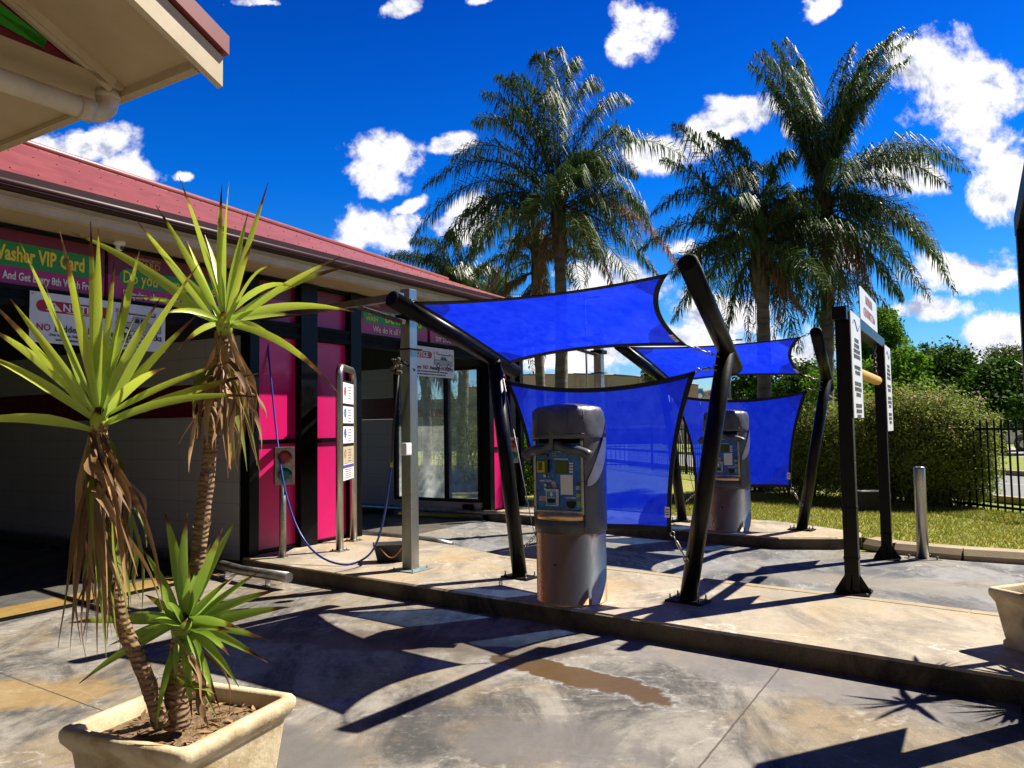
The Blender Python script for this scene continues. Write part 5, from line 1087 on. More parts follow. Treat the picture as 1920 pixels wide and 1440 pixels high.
def leaf(b, base, tip, width, bend, fold=.25, t0=0.0, nseg=9, twist=0, kink=0.0):
    base, tip = Vector(base), Vector(tip); mid = (base+tip)/2 + bend; d0 = (tip-base); kv = Vector((rnd.uniform(-1, 1), rnd.uniform(-1, 1), rnd.uniform(-.3, .3))); kf = rnd.uniform(5, 12); ka = rnd.uniform(0, 6); ref = Vector((rnd.uniform(-1, 1), -1.2, rnd.uniform(-.2, .9))).normalized(); vs = []; ts = []
    for k in range(nseg+1):
        t = k/nseg; p = base*(1-t)**2 + mid*2*t*(1-t) + tip*t*t; tg = ((mid-base)*(1-t)+(tip-mid)*t).normalized(); p = p + kv*math.sin(t*kf+ka)*kink*min(1, t*4)
        sd = tg.cross(ref).normalized(); nn_ = sd.cross(tg); a = twist*t; sd = sd*math.cos(a)+nn_*math.sin(a); nn_ = sd.cross(tg)
        w_ = width*(.55+.9*min(1, t/.3))*.7 if t < .3 else width*(1-((t-.3)/.7)**1.7); w_ = max(w_, .0012)
        vs += [p-sd*w_+nn_*w_*fold, p, p+sd*w_+nn_*w_*fold]; ts += [t0+t]*3
    b.add(vs, [(3*k+i, 3*k+i+1, 3*k+i+4, 3*k+i+3) for k in range(nseg) for i in (0, 1)], 0, True, ts)
def yucca(name, root, trunk, trad, head, D, tips, width, mk, skirt, label, bendz=.06, extra=0, seed=1, basew=.05):
    rr = random.Random(seed); s = thing(name, root, label, 'yucca', 'yuccas in the left planter')
    pts = smooth([P(x, y, d) for x, y, d in trunk], 2); n = len(pts)
    rads = [(trad[0]+(trad[1]-trad[0])*i/(n-1))*(1+.05*math.sin(i*2.3)) for i in range(n)]
    b = tb = MB().tube(pts, rads, 18)                                                        # leaf scars peeling off the trunk
    for k in range(int(n*4.5)):
        i = rr.randrange(n-1); p = pts[i]+(pts[i+1]-pts[i])*rr.random(); a = rr.uniform(0, 6.28); o = Vector((math.cos(a), math.sin(a), 0)); q = p+o*rads[i]; sd = o.cross(Z)
        hh = rr.uniform(.008, .02); ww = rr.uniform(.006, .014); b.add([q-sd*ww, q+sd*ww, q+sd*ww*.4+o*hh*.5+Z*hh, q-sd*ww*.4+o*hh*.5+Z*hh], [(0, 1, 2, 3)], 1)
    tb.build('trunk', [M['ytrunk'], M['dead']], s)
    hc = P(head[0], head[1], D); b = MB()
    b.tube([hc-Z*.05, hc, hc+Z*.05], [trad[1]*1.05, trad[1]*1.2, trad[1]*.5], 12)
    for (tx, ty, dd, *o) in tips:
        a = math.radians(rr.uniform(0, 360)); tp = P(tx, ty, D+dd); dr = (tp-hc).normalized(); bs = hc + dr*trad[1]*.6 + Z*rr.uniform(-.04, .03)
        ln_ = (tp-hc).length; bz = o[0] if o else bendz; wv = width*rr.uniform(.85, 1.15)*min(1.15, .7+ln_*.6)
        leaf(b, bs, tp, wv, Vector((rr.uniform(-.02, .02), rr.uniform(-.02, .02), bz*ln_)), fold=rr.uniform(.15, .4), t0=.0 if len(o) < 2 else o[1], twist=rr.uniform(-.5, .5))
    for k in range(extra):                                             # leaves on the far and near side of the rosette
        a = rr.uniform(0, 6.28); e_ = rr.uniform(-.1, 1.3); ln_ = rr.uniform(.65, 1.0)*basew
        tp = hc+Vector((math.cos(a)*math.cos(e_), math.sin(a)*math.cos(e_), math.sin(e_)))*ln_; leaf(b, hc+(tp-hc)*.04, tp, width*rr.uniform(.7, 1.05), Z*.08*ln_, fold=.3, t0=rr.uniform(-.05, .15))
    b.build('leaves', M[mk], s)
    if skirt:
        nb, (x0, x1, ytop, y0, y1) = skirt; b1, b2 = MB(), MB()
        for k in range(nb):
            a = rr.uniform(0, 6.28); st = hc + Vector((math.cos(a), math.sin(a), 0))*trad[1]*1.1 - Z*rr.uniform(.02, .28)
            f = rr.gauss(.5, .17); tx = x0+(x1-x0)*f; ty = y0+(y1-y0)*rr.random(); tp = P(tx, ty, D+math.sin(a)*.16+rr.uniform(-.05, .05))
            out = Vector((tp.x-st.x, tp.y-st.y, 0))*.75 + Vector((math.cos(a), math.sin(a), 0))*.05; g_ = rr.random() < .2
            leaf(b2 if g_ else b1, st, tp, rr.uniform(.006, .021)*(1.3 if g_ else 1), out*rr.uniform(.3, .9)+Z*rr.uniform(-.02, .06), fold=rr.uniform(.2, .9), twist=rr.uniform(-4, 4), nseg=14, kink=rr.uniform(.004, .022))
        b1.build('dried_leaves', M['dead'], s); b2.build('wilting_leaves', M['deadgreen'], s)
    return s
H1 = [(34, 447, .05), (112, 432, -.08), (170, 415, .1), (184, 428, -.05), (237, 530, .12), (375, 492, -.1), (370, 590, .1), (433, 678, -.12), (485, 700, .1), (482, 744, -.15, .12), (353, 748, .15), (-40, 545, .1), (19, 560, -.1),
      (-60, 655, -.15, .12), (-90, 800, -.1, .16), (300, 560, .15), (262, 470, .18), (80, 520, .2), (215, 480, .2), (-30, 610, .25), (310, 690, -.25, .15)]
H2 = [(255, 412, -.08), (292, 385, .1), (335, 330, -.05), (384, 440, .12), (416, 345, .05), (430, 338, -.1), (503, 342, .08), (640, 482, -.1, .1), (662, 497, .1, .1), (665, 585, -.1, .14), (637, 740, -.12, .22), (334, 656, -.15, .2), (133, 435, .1, .1), (235, 556, .15, .12),
      (507, 500, -.2, .35), (556, 540, -.18, .3), (350, 450, .2), (465, 400, .2), (560, 590, .25), (320, 500, .25), (475, 450, -.22), (300, 590, -.22, .2), (520, 640, .2, .2)]
H3 = [(308, 958, .05), (352, 962, -.05), (325, 1010, .1), (443, 975, .08), (418, 990, -.08), (268, 1030, .1), (290, 1080, -.1), (490, 1070, .05), (525, 1105, .1), (545, 1138, -.05), (502, 1242, -.12), (455, 1180, -.15), (448, 1288, -.15, .1), (412, 1330, -.12, .2),
      (360, 1345, -.14, .15), (292, 1372, -.12, .1), (148, 1282, -.1, .1), (205, 1210, .05), (128, 1168, .08), (238, 1150, .12), (470, 1140, .15), (395, 1020, .2), (365, 1040, .15), (500, 1200, .05), (330, 1280, -.15, .15), (430, 1230, -.18, .1)]
rt = lambda x: PC + Z*.39 + Vector(x)
yucca('yucca', P(302, 1352, 3.02), [(303, 1360, 3.03), (285, 1300, 3.02), (262, 1240, 3.0), (232, 1180, 2.97), (215, 1120, 2.95), (203, 1000, 2.93), (193, 880, 2.92), (187, 800, 2.92)], (.031, .026), (186, 788), 2.92, H1, .018, 'yucca',
      (95, (105, 300, 800, 940, 1240)), 'tall yucca leaning left with a long skirt of dried leaves', extra=1, seed=4, basew=.6)
yucca('yucca', P(345, 1355, 3.25), [(338, 1362, 3.28), (352, 1250, 3.26), (362, 1120, 3.24), (374, 1020, 3.22), (388, 900, 3.2), (402, 780, 3.18), (416, 680, 3.16), (421, 615, 3.15)], (.033, .028), (421, 608), 3.15, H2, .016, 'yucca',
      (60, (340, 520, 620, 740, 900)), 'tallest yucca with a pale ringed trunk and leaves crossing the roof edge', extra=0, seed=9, basew=.55)
yucca('yucca', P(330, 1350, 3.1), [(332, 1362, 3.1), (330, 1300, 3.1), (338, 1240, 3.1), (345, 1180, 3.1)], (.05, .042), (345, 1172), 3.1, H3, .021, 'yucca_dk', (14, (280, 460, 1190, 1290, 1370)), 'short dark green yucca in the middle of the left planter', extra=10, seed=12, basew=.32)
# right planter, half out of frame, with its yucca
pbase = G(1858, 1207, .15); ey2 = (W(5.19, -.2)-W(5.30, .857)).normalized()
ex2 = ey2; ey2b = Vector((-ex2.y, ex2.x, 0))
if ey2b.y < 0: ey2b = -ey2b
e1 = Vector((.33, -.944, 0)); e2 = Vector((.944, .33, 0))
pl2, PC2 = planter(pbase+e1*.55-e2*.04, e2, -e1, .54, .37, 'cream stone planter with a round medallion on the island at the right edge', True)
def yucca_free(base, trunk_top, heads, label):
    s = thing('yucca', base, label, 'yucca'); rr = random.Random(31); b = MB(); b.tube(smooth([base, base*.6+trunk_top*.4+Vector((.04, 0, 0)), trunk_top], 2), .035, 14); b.build('trunk', M['ytrunk'], s); b = MB()
    for hc, ln_, n_ in heads:
        for k in range(n_):
            a = rr.uniform(0, 6.28); e_ = rr.uniform(-.5, 1.3); q = hc+Vector((math.cos(a)*math.cos(e_), math.sin(a)*math.cos(e_), math.sin(e_)))*ln_*rr.uniform(.7, 1.1); leaf(b, hc, q, .024, Z*.08*ln_, t0=rr.uniform(-.05, .2))
    b.build('leaves', M['yucca'], s); return s
hb = PC2+Z*.34
yucca_free(hb, Vector((3.60, 5.02, 1.72)), [(Vector((3.60, 5.02, 1.74)), .36, 24), (hb+Vector((.10, -.22, .42)), .34, 40)], 'yucca in the right planter with only leaf tips inside the frame')

# ================================================================== palms
def frond(lb, sb, p0, p1, p2, nst, lm, rr, droop=1.25, wd=.0135, t0=.14, srad=.022, plum=1.0):
    p0, p1, p2 = Vector(p0), Vector(p1), Vector(p2); pts = []
    for k in range(13): t = k/12; pts.append(p0*(1-t)**2+p1*2*t*(1-t)+p2*t*t)
    sb.tube(pts, [srad*(1-.85*k/12) for k in range(13)], 6)
    for k in range(nst):
        t = t0+(1-t0)*(k+rr.random())/nst; p = p0*(1-t)**2+p1*2*t*(1-t)+p2*t*t; tg = ((p1-p0)*(1-t)+(p2-p1)*t).normalized()
        lat = tg.cross(Z); lat = lat.normalized() if lat.length > .05 else Vector((1, 0, 0)); up = lat.cross(tg)
        s_ = (t-t0)/(1-t0); L_ = lm*(.45+.55*math.sin(math.pi*min(1, s_*.85+.18)))*rr.uniform(.8, 1.15)*(1 if s_ < .85 else 1-(s_-.85)*2.4)
        for sg in (-1, 1):
            an = rr.uniform(-.75, .9)*plum; d = (tg*rr.uniform(.45, .95) + lat*sg*math.cos(an) + up*math.sin(an)*.8).normalized()
            q1 = p+d*L_*.45; q2 = q1+(d*.55+Vector((0, 0, -droop*rr.uniform(.6, 1.4)))).normalized()*L_*.55; sd = d.cross(Vector((rr.uniform(-.6, .6), rr.uniform(-.6, .6), 1))).normalized()*wd*rr.uniform(.7, 1.2)
            lb.add([p-sd*.4, p+sd*.4, q1+sd, q1-sd, q2], [(0, 1, 2, 3), (3, 2, 4)])
def palm(name, label, foot, crown, trad, D, explicit, nrand, flen, seed, mk='frond', dead=8, lm=.62, shaft=1.0, org=0, nst=92, dirs=None, elr=(-.5, 1.2)):
    rr = random.Random(seed); s = thing(name, foot, label, 'palm tree', 'palms behind the wash'); C_ = Vector(crown); F0 = Vector(foot)
    n = 26; pts = []; rad = []
    for k in range(n+1): t = k/n; pts.append(F0+(C_-F0)*t+Vector((math.sin(t*5+seed)*.04, 0, 0))); rad.append(trad*(1.15-.3*t)*(1.03 if k % 2 else .97))
    pts.append(C_+Z*.5); rad.append(trad*.35); MB().tube(pts, rad, 16).build('trunk', M['trunkpalm'], s)
    b = MB()                                                    # old leaf bases and crown shaft
    for k in range(16):
        a = k*2.4; o = Vector((math.cos(a), math.sin(a), 0)); z0_ = -1.1+.11*k; q = C_+Z*z0_; b.tube([q+o*trad*.6, q+o*(trad*1.0)+Z*.35, q+o*(trad*1.25)+Z*.8], [.06, .06, .02], 6)
    b.build('leaf_base', M['stalk'], s)
    lb, sb, db, ob = MB(), MB(), MB(), MB(); dsb = MB()
    for ex_ in explicit:
        (cx_, cy_), (tx, ty), dd = ex_[:3]; kind = ex_[3] if len(ex_) > 3 else 'g'
        fp0 = C_+Z*rr.uniform(-.1, .35); p1_ = P(cx_, cy_, D+dd*.5); p2_ = P(tx, ty, D+dd); p1_ = p1_*1.0
        tgt = {'g': lb, 'd': db, 'o': ob}[kind]; frond(tgt, sb if kind == 'g' else dsb, fp0, p1_, p2_, int(nst*1.35), lm*(1 if kind == 'g' else .7), rr, droop=1.25 if kind == 'g' else 1.8)
    for k in range(nrand):
        a = rr.uniform(0, 6.28) if dirs is None else rr.choice(dirs)+rr.uniform(-.5, .5); e_ = rr.uniform(*elr); ln_ = flen*rr.uniform(.75, 1.05); o = Vector((math.cos(a)*math.cos(e_), math.sin(a)*math.cos(e_), math.sin(e_)))
        fp0 = C_+Z*rr.uniform(-.1, .3); p1_ = fp0+o*ln_*.55+Z*.25; p2_ = fp0+o*ln_*.85+Vector((math.cos(a), math.sin(a), 0))*ln_*.12-Z*(ln_*.42*rr.uniform(.6, 1.2)); frond(lb, sb, fp0, p1_, p2_, nst, lm, rr)
    for k in range(dead):
        a = rr.uniform(0, 6.28); fp0 = C_-Z*rr.uniform(.2, .8); o = Vector((math.cos(a), math.sin(a), 0)); ln_ = rr.uniform(1.2, 2.3); frond(db, dsb, fp0, fp0+o*rr.uniform(.5, 1.0)-Z*.1, fp0+o*rr.uniform(.2, .7)-Z*ln_, 34, .34, rr, droop=2.0, wd=.014, plum=1.4)
    lb.build('fronds', M[mk], s); sb.build('frond_stalks', M['stalk'], s)
    if db.f: db.build('dead_fronds', M['frond_dead'], s)
    if dsb.f: dsb.build('dead_stalks', M['stalk'], s)
    if ob.f: ob.build('orange_fronds', M['frond_org'], s)
    return s
def ground_at(px, D):
    return Vector((P(px, 800, D).x, D, .1))
palm('palm_tree', 'tall feathery palm behind the nearer overhead sail with a broad drooping crown', ground_at(1052, 19), P(1047, 405, 19), .155, 19,
    [((1020, 120), (950, 150), .4), ((1035, 95), (1000, 110), -.3), ((1050, 90), (1085, 125), .5), ((1045, 100), (1040, 95), -1.2), ((1070, 110), (1125, 165), 1.0), ((1000, 150), (940, 230), 1.2), ((1040, 130), (1010, 190), -1.6), ((1010, 200), (905, 175), -.5), ((960, 190), (888, 230), .6), ((1000, 170), (930, 145), .2), ((940, 215), (845, 300), 1.0), ((930, 235), (795, 350), -.8), ((900, 250), (772, 450), .3), ((930, 300), (820, 470), -1.0),
     ((960, 330), (870, 500), .8), ((1000, 330), (950, 510), -.6), ((1100, 160), (1180, 190), .4), ((1130, 200), (1185, 260), -.6), ((1140, 190), (1290, 300), 1.0), ((1130, 250), (1195, 330), .4), ((1160, 280), (1215, 420), -.5), ((1170, 320), (1200, 465), .9), ((1130, 330), (1160, 450), -.9),
     ((1190, 345), (1275, 505), .2, 'o'), ((1110, 420), (1150, 540), .5, 'd'), ((980, 440), (900, 560), .4, 'd'), ((1120, 400), (1120, 480), .4), ((985, 260), (900, 380), 1.6), ((1080, 250), (1130, 330), -1.5)], 22, 3.2, 11, dead=10, lm=.78)
palm('palm_tree', 'slimmer palm beside the tall one, hung with brown dead fronds', ground_at(1014, 21), P(1008, 505, 21), .13, 21,
    [((960, 440), (880, 520), .4), ((1000, 400), (985, 400), .3), ((1040, 430), (1070, 530), .5), ((990, 560), (1000, 700), 0, 'd'), ((1030, 560), (1015, 700), .2, 'd'), ((960, 520), (930, 570), 0, 'd')], 8, 2.0, 13, dead=16, lm=.5)
palm('palm_tree', 'middle palm between the two sail structures with a grey ringed trunk', ground_at(1434, 17), P(1424, 478, 17), .15, 17,
    [((1340, 330), (1240, 300), .4), ((1330, 270), (1262, 235), -.4), ((1320, 300), (1225, 400), -.8), ((1310, 360), (1200, 470), .5), ((1330, 400), (1285, 560), -.5), ((1350, 330), (1300, 420), 1.0), ((1380, 270), (1330, 250), .8), ((1410, 260), (1365, 270), .3), ((1450, 260), (1490, 300), -.4), ((1400, 280), (1345, 350), -1.2), ((1440, 270), (1420, 320), 1.2),
     ((1490, 350), (1520, 450), .8), ((1480, 420), (1500, 560), -.4), ((1390, 480), (1360, 620), .6), ((1370, 450), (1330, 520), -1), ((1460, 520), (1500, 660), .5), ((1450, 500), (1510, 590), -.3, 'd'), ((1400, 350), (1350, 440), -1.2), ((1300, 420), (1262, 520), .9)], 18, 2.6, 17, dead=6, lm=.70)
palm('palm_tree', 'tallest palm at the right with two upright bunches of fronds at its top', ground_at(1550, 17.5), P(1545, 395, 17.5), .15, 17.5,
    [((1510, 200), (1430, 95), 0), ((1495, 210), (1405, 120), .3), ((1520, 180), (1470, 75), -.3), ((1500, 230), (1440, 150), .6), ((1530, 190), (1500, 110), .4), ((1560, 180), (1640, 90), 0), ((1575, 150), (1720, 60), .3), ((1580, 190), (1705, 110), -.3), ((1560, 160), (1600, 85), .5), ((1580, 210), (1650, 160), -.4), ((1590, 140), (1690, 55), 0), ((1515, 190), (1415, 100), -.7), ((1505, 170), (1450, 80), .8), ((1525, 200), (1480, 130), -.9), ((1570, 140), (1665, 75), .7), ((1585, 170), (1680, 125), .9), ((1570, 200), (1620, 130), -.8), ((1650, 240), (1780, 350), .1), ((1660, 350), (1770, 500), -.6),
     ((1640, 230), (1815, 320), .3), ((1650, 210), (1800, 300), -.4), ((1640, 260), (1745, 290), .8), ((1690, 320), (1790, 545), -.2), ((1690, 330), (1760, 480), .5), ((1650, 420), (1745, 560), .3), ((1640, 470), (1690, 560), -.4), ((1600, 420), (1640, 600), .4, 'd'), ((1620, 430), (1625, 560), .1, 'd'), ((1580, 500), (1580, 640), -.3),
     ((1500, 330), (1440, 420), -.5), ((1490, 400), (1470, 540), .4), ((1540, 480), (1530, 660), .1), ((1520, 440), (1510, 600), -.3), ((1570, 450), (1560, 620), .2, 'd'), ((1560, 250), (1570, 200), .5), ((1530, 250), (1520, 210), -.5), ((1600, 330), (1640, 400), -1.2)], 14, 2.4, 23, dead=12, lm=.70, elr=(-.9, .6))
palm('palm_tree', 'bushy light green palm showing above the right end of the red roof', ground_at(868, 24), P(868, 560, 24), .17, 24,
    [((820, 470), (735, 480), .5), ((800, 450), (700, 490), -.5), ((830, 430), (770, 455), .2), ((860, 430), (840, 440), 0), ((890, 440), (900, 430), .3), ((900, 470), (935, 520), .5), ((850, 480), (790, 560), -.4), ((830, 500), (780, 540), .8), ((870, 480), (860, 520), -.8)], 20, 2.3, 29, mk='frond_lt', dead=3, lm=.7, elr=(-.2, 1.1))
palm('palm_tree', 'small palm seen through the glazed partition', ground_at(800, 23), P(797, 690, 23), .12, 23, [((760, 680), (730, 760), 0), ((830, 680), (850, 760), 0)], 14, 1.6, 37, mk='frond_lt', dead=2, lm=.5)

# ================================================================== hedge, shrubs, trees
def shrub(name, label, cat, foot, blobs, n, ll, lw, mk, seed, flowers=0, stems=8, group=None, clump=.30):
    s = thing(name, foot, label, cat, group); foliage('foliage', M[mk], s, blobs, n, ll, lw, seed, clump=clump)
    foliage('shoots', M[mk], s, [(b_[0], b_[1]*1.12, b_[2]*1.12, b_[3]*1.10) for b_ in blobs], n//9, ll*1.1, lw, seed+7, clump=.14, shell=.97)
    if flowers: fo_ = foliage('flowers', M['flower'], s, [(b_[0], b_[1]*1.04, b_[2]*1.04, b_[3]*1.06) for b_ in blobs], flowers, .042, .036, seed+1, clump=.16, shell=.97, up=.8, zmin=1.25); tag(fo_, kind='stuff')
    rr = random.Random(seed); b = MB()
    for k in range(stems):
        bl = rr.choice(blobs); q = Vector(bl[0])+Vector((rr.uniform(-.5, .5)*bl[1], rr.uniform(-.5, .5)*bl[2], rr.uniform(0, .6)*bl[3])); f_ = Vector(foot)+Vector((rr.uniform(-.4, .4)*bl[1]+ (bl[0][0]-foot[0])*.7, rr.uniform(-.3, .3)+(bl[0][1]-foot[1])*.7, 0)); b.tube([f_, (f_+q)/2+Vector((rr.uniform(-.1, .1), 0, .1)), q], [.02, .015, .006], 5)
    b.build('stems', M['bark'], s); return s
def hb_(px, D, r, h, z0=.15): 
    x = P(px, 800, D).x; return ((x, D, z0+h/2), r, r*.8, h/2)
hg = 'flowering hedge bushes along the fence'
shrub('flowering_hedge', 'pink flowered hedge bush at the right end by the fence', 'hedge', ground_at(1765, 13.4), [hb_(1780, 13.4, .78, 1.85), hb_(1735, 13.6, .7, 1.98), hb_(1815, 13.2, .42, 1.5), hb_(1700, 13.9, .6, 1.95)], 52000, .062, .024, 'leaf_hedge', 51, 2200, 30, hg)
shrub('flowering_hedge', 'pink flowered hedge bush behind the clearance frame posts', 'hedge', ground_at(1630, 14.3), [hb_(1640, 14.3, .8, 1.9), hb_(1585, 14.8, .75, 1.85), hb_(1670, 14.2, .6, 1.95)], 44000, .062, .024, 'leaf_hedge', 52, 1400, 30, hg)
shrub('flowering_hedge', 'pink flowered hedge bush between the right shade post and the palm trunk', 'hedge', ground_at(1500, 15.6), [hb_(1530, 15.3, .8, 1.85), hb_(1470, 16.0, .85, 1.8)], 32000, .062, .024, 'leaf_hedge', 53, 800, 20, hg)
shrub('flowering_hedge', 'pale flowering hedge bush behind the farther upright sail', 'hedge', ground_at(1400, 17), [hb_(1410, 16.8, .8, 1.5)], 14000, .062, .024, 'leaf_hedge', 54, 250, 10, hg)
shrub('garden_bush', 'big loose pale green bush seen through the glass partition', 'bush', ground_at(880, 20), [((P(880, 800, 20).x, 20, 1.3), 1.1, .9, 1.25), ((P(935, 800, 19).x, 19, 1.0), .7, .7, .9)], 15000, .06, .02, 'leaf_hedge', 55, 250, 24)
shrub('garden_bush', 'leafy green bush between the building end and the left shade post', 'bush', ground_at(985, 17), [((P(985, 800, 17).x, 17, .75), .5, .5, .75)], 6000, .08, .035, 'leaf_br', 56, 0, 10)
def strappy(name, label, foot, r, n, ln_, seed, mk='strap', group=None):
    rr = random.Random(seed); s = thing(name, foot, label, 'plant', group); b = MB()
    for k in range(n):
        a = rr.uniform(0, 6.28); f_ = Vector(foot)+Vector((rr.uniform(-r, r), rr.uniform(-r, r)*.6, 0)); o = Vector((math.cos(a), math.sin(a), 0)); l_ = ln_*rr.uniform(.6, 1.1)
        q0, q1, q2 = f_, f_+o*l_*.25+Z*l_*.7, f_+o*l_*.65+Z*l_*.55; sd = o.cross(Z)*.009; b.add([q0-sd, q0+sd, q1+sd, q1-sd, q2], [(0, 1, 2, 3), (3, 2, 4)])
    b.build('leaves', M[mk], s); MB().tube([Vector(foot), Vector(foot)+Z*.06], [.05, .03], 8).build('crown_base', M['bark'], s); return s
gs = 'strappy border plants beyond the glass'
for i, (px, D, wh) in enumerate(((765, 19.2, 'left edge of the left pane'), (800, 18.8, 'foot of the small palm'), (835, 19, 'middle of the glazing'), (865, 18.4, 'left part of the right pane'), (900, 18.0, 'right edge of the glass'))):
    strappy('strappy_plant', 'clump of strappy green leaves beyond the glass at the '+wh, tuple(ground_at(px, D)), .42, 170, .75, 60+i, group=gs)
def tree(name, label, foot, crown, blobs, n, ll, lw, mk, seed, trad=.15, group=None, clump=.3):
    s = thing(name, foot, label, 'tree', group); rr = random.Random(seed); C_ = Vector(crown); F_ = Vector(foot); tb = MB(); tb.tube([F_, (F_*.5+C_*.5)+Vector((rr.uniform(-.2, .2), 0, 0)), C_], [trad, trad*.75, trad*.4], 10)
    for bl in blobs:
        for k in range(5):
            q = Vector(bl[0])+Vector((rr.uniform(-.7, .7)*bl[1], rr.uniform(-.7, .7)*bl[2], rr.uniform(-.4, .7)*bl[3])); st = F_*.45+C_*.55; tb.tube([st, (st+q)/2+Z*.2, q], [trad*.4, trad*.25, trad*.06], 6)
    tb.build('trunk', M['bark'], s); foliage('crown', M[mk], s, blobs, n, ll, lw, seed, clump=clump, shell=.45); return s
def tb_(px, py, D, rx, rz, ry=None): q = P(px, py, D); return (tuple(q), rx, ry or rx, rz)
tg_ = 'dark street trees across the road'
def gnd(px, D): return (P(px, 800, D).x, D, 0)
tree('street_tree', 'dark spreading street tree right of the height frame', gnd(1760, 40), P(1765, 720, 40), [tb_(1760, 705, 40, 2.2, 1.4), tb_(1720, 720, 39, 1.6, 1.2), tb_(1800, 715, 41, 1.6, 1.1), tb_(1765, 675, 40, 1.4, .8), tb_(1740, 755, 38, 2.2, 1.0), tb_(1800, 760, 38, 1.8, 1.0)], 20000, .26, .15, 'leaf_dk', 71, .2, tg_)
tree('street_tree', 'dark street tree at the right edge above the parked white car', gnd(1880, 36), P(1880, 740, 36), [tb_(1870, 725, 36, 1.7, .9), tb_(1915, 715, 36, 1.7, 1.1), tb_(1860, 765, 35, 1.6, .8), tb_(1905, 760, 35, 1.3, .9), tb_(1830, 745, 37, 1.3, .8)], 17000, .24, .14, 'leaf_dk', 72, .18, tg_)
tree('street_tree', 'brighter green street tree behind the far post of the height frame', gnd(1685, 38), P(1680, 740, 38), [tb_(1695, 680, 38, 1.1, .7), tb_(1675, 700, 38, 1.4, .9), tb_(1640, 715, 38, 1.3, .9), tb_(1690, 740, 37, 1.6, .9), tb_(1620, 745, 37, 1.5, .8), tb_(1570, 730, 38, 1.5, 1.0)], 16000, .22, .12, 'leaf_br', 73, .16, tg_)
tree('feathery_tree', 'feathery bright green tree top rising above the height frame sign', gnd(1640, 42), P(1645, 680, 42), [tb_(1652, 612, 42, 1.15, .85), tb_(1665, 640, 42, 1.1, .8), tb_(1640, 650, 42, 1.2, .9), tb_(1660, 590, 42, .7, .4), tb_(1610, 640, 42, 1.3, 1.1), tb_(1630, 690, 42, 1.4, 1.0)], 15000, .2, .09, 'leaf_br', 74, .16)
tree('street_tree', 'leafy tree behind the grey palm trunk between the sails', gnd(1410, 48), P(1430, 760, 48), [tb_(1405, 708, 48, 1.3, .9), tb_(1395, 735, 48, 1.1, .7), tb_(1480, 715, 46, 1.8, 1.2), tb_(1500, 745, 45, 2.0, 1.0), tb_(1450, 755, 46, 1.8, .9), tb_(1530, 720, 45, 1.8, 1.3)], 15000, .26, .13, 'leaf_dk', 75, .16, tg_)
tree('eucalypt', 'distant olive eucalypt top at the right edge under the clouds', gnd(1892, 75), P(1890, 740, 75), [tb_(1885, 672, 75, 2.0, 1.1), tb_(1905, 690, 75, 2.2, 1.2), tb_(1895, 665, 75, 1.5, .6), tb_(1868, 680, 75, .7, .3)], 7000, .35, .12, 'leaf_euc', 76, .2, clump=.4)
tree('street_tree', 'low far tree behind the pale warehouse corner', gnd(1245, 55), P(1245, 720, 55), [tb_(1240, 703, 55, 1.3, .6)], 2500, .3, .15, 'leaf_euc', 77, .15)

# ================================================================== fence
fs, fe = Vector((8.15, 11.3, .06)), Vector((4.05, 27.5, .06)); fd = (fe-fs).normalized(); FL = (fe-fs).length
F1 = thing('picket_fence', fs, 'long black steel picket fence along the street side of the lawn', 'fence')
nr_ = Vector((fd.y, -fd.x, 0))
for z_ in (.12, 1.38): MB().box(fs+fd*(FL/2)+Z*z_, fd*(FL/2), nr_*.018, Z*.02).build('rail', M['black'], F1); pick = MB().tube([fs+Z*.0, fs+Z*1.50, fs+Z*1.55], [.016, .016, .004], 8).build('picket', M['black'], F1)
npk = 100
def more_pickets(o, n, step, d):
    for k in range(1, n):
        c = o.copy(); COL.objects.link(c); c.parent = o.parent; c.location = d*(step*k)
more_pickets(pick, 100, .135, fd)
b = MB()
for k in range(100, int(FL/.135)): b.tube([fs+fd*(.135*k), fs+fd*(.135*k)+Z*1.52], .0115, 6)
tag(b.build('far_pickets', M['black'], F1), kind='stuff')
for k in range(0, int(FL/2.4)+1): MB().bbox(fs+fd*(2.4*k+.07)+Z*.8, fd*.03, nr_*.03, Z*.8, .005).build('post', M['black'], F1)
fs2, fe2 = Vector((4.0, 27.5, .06)), Vector((-12, 30, .06)); fd2 = (fe2-fs2).normalized(); FL2 = (fe2-fs2).length
F2 = thing('picket_fence', fs2, 'far run of black picket fence seen through the glazed partition', 'fence'); n2v = Vector((fd2.y, -fd2.x, 0))
for z_ in (.12, 1.38): MB().box(fs2+fd2*(FL2/2)+Z*z_, fd2*(FL2/2), n2v*.018, Z*.02).build('rail', M['black'], F2); pick = MB().tube([fs2, fs2+Z*1.52], .013, 6).build('picket', M['black'], F2); more_pickets(pick, 100, .16, fd2)

# ================================================================== far buildings
def facade(name, label, D, pts, mk, depth=18, parts=()):
    q = [P(x, y, D) for x, y in pts]; x0, x1 = q[0].x, q[-1].x; pr = [Vector((x0, D, 0))] + q + [Vector((x1, D, 0))]
    s = thing(name, ((x0+x1)/2, D, 0), label, 'building'); MB().prism(pr, Vector((0, depth, 0))).build('wall', M[mk], s)
    b = MB()
    for i in range(len(q)-1): b.tube([q[i]-Vector((0, .1, 0)), q[i+1]-Vector((0, .1, 0))], .07, 6)
    b.build('parapet_cap', M['farroof'], s)
    for nm, mm, bxs in parts:
        b = MB()
        for (xa, xb, ya, yb) in bxs: a_, c_ = P(xa, yb, D-.08), P(xb, ya, D-.08); b.box((a_+c_)/2, Vector(((c_.x-a_.x)/2, 0, 0)), Vector((0, .07, 0)), Z*abs(c_.z-a_.z)/2)
        b.build(nm, M[mm], s)
    return s
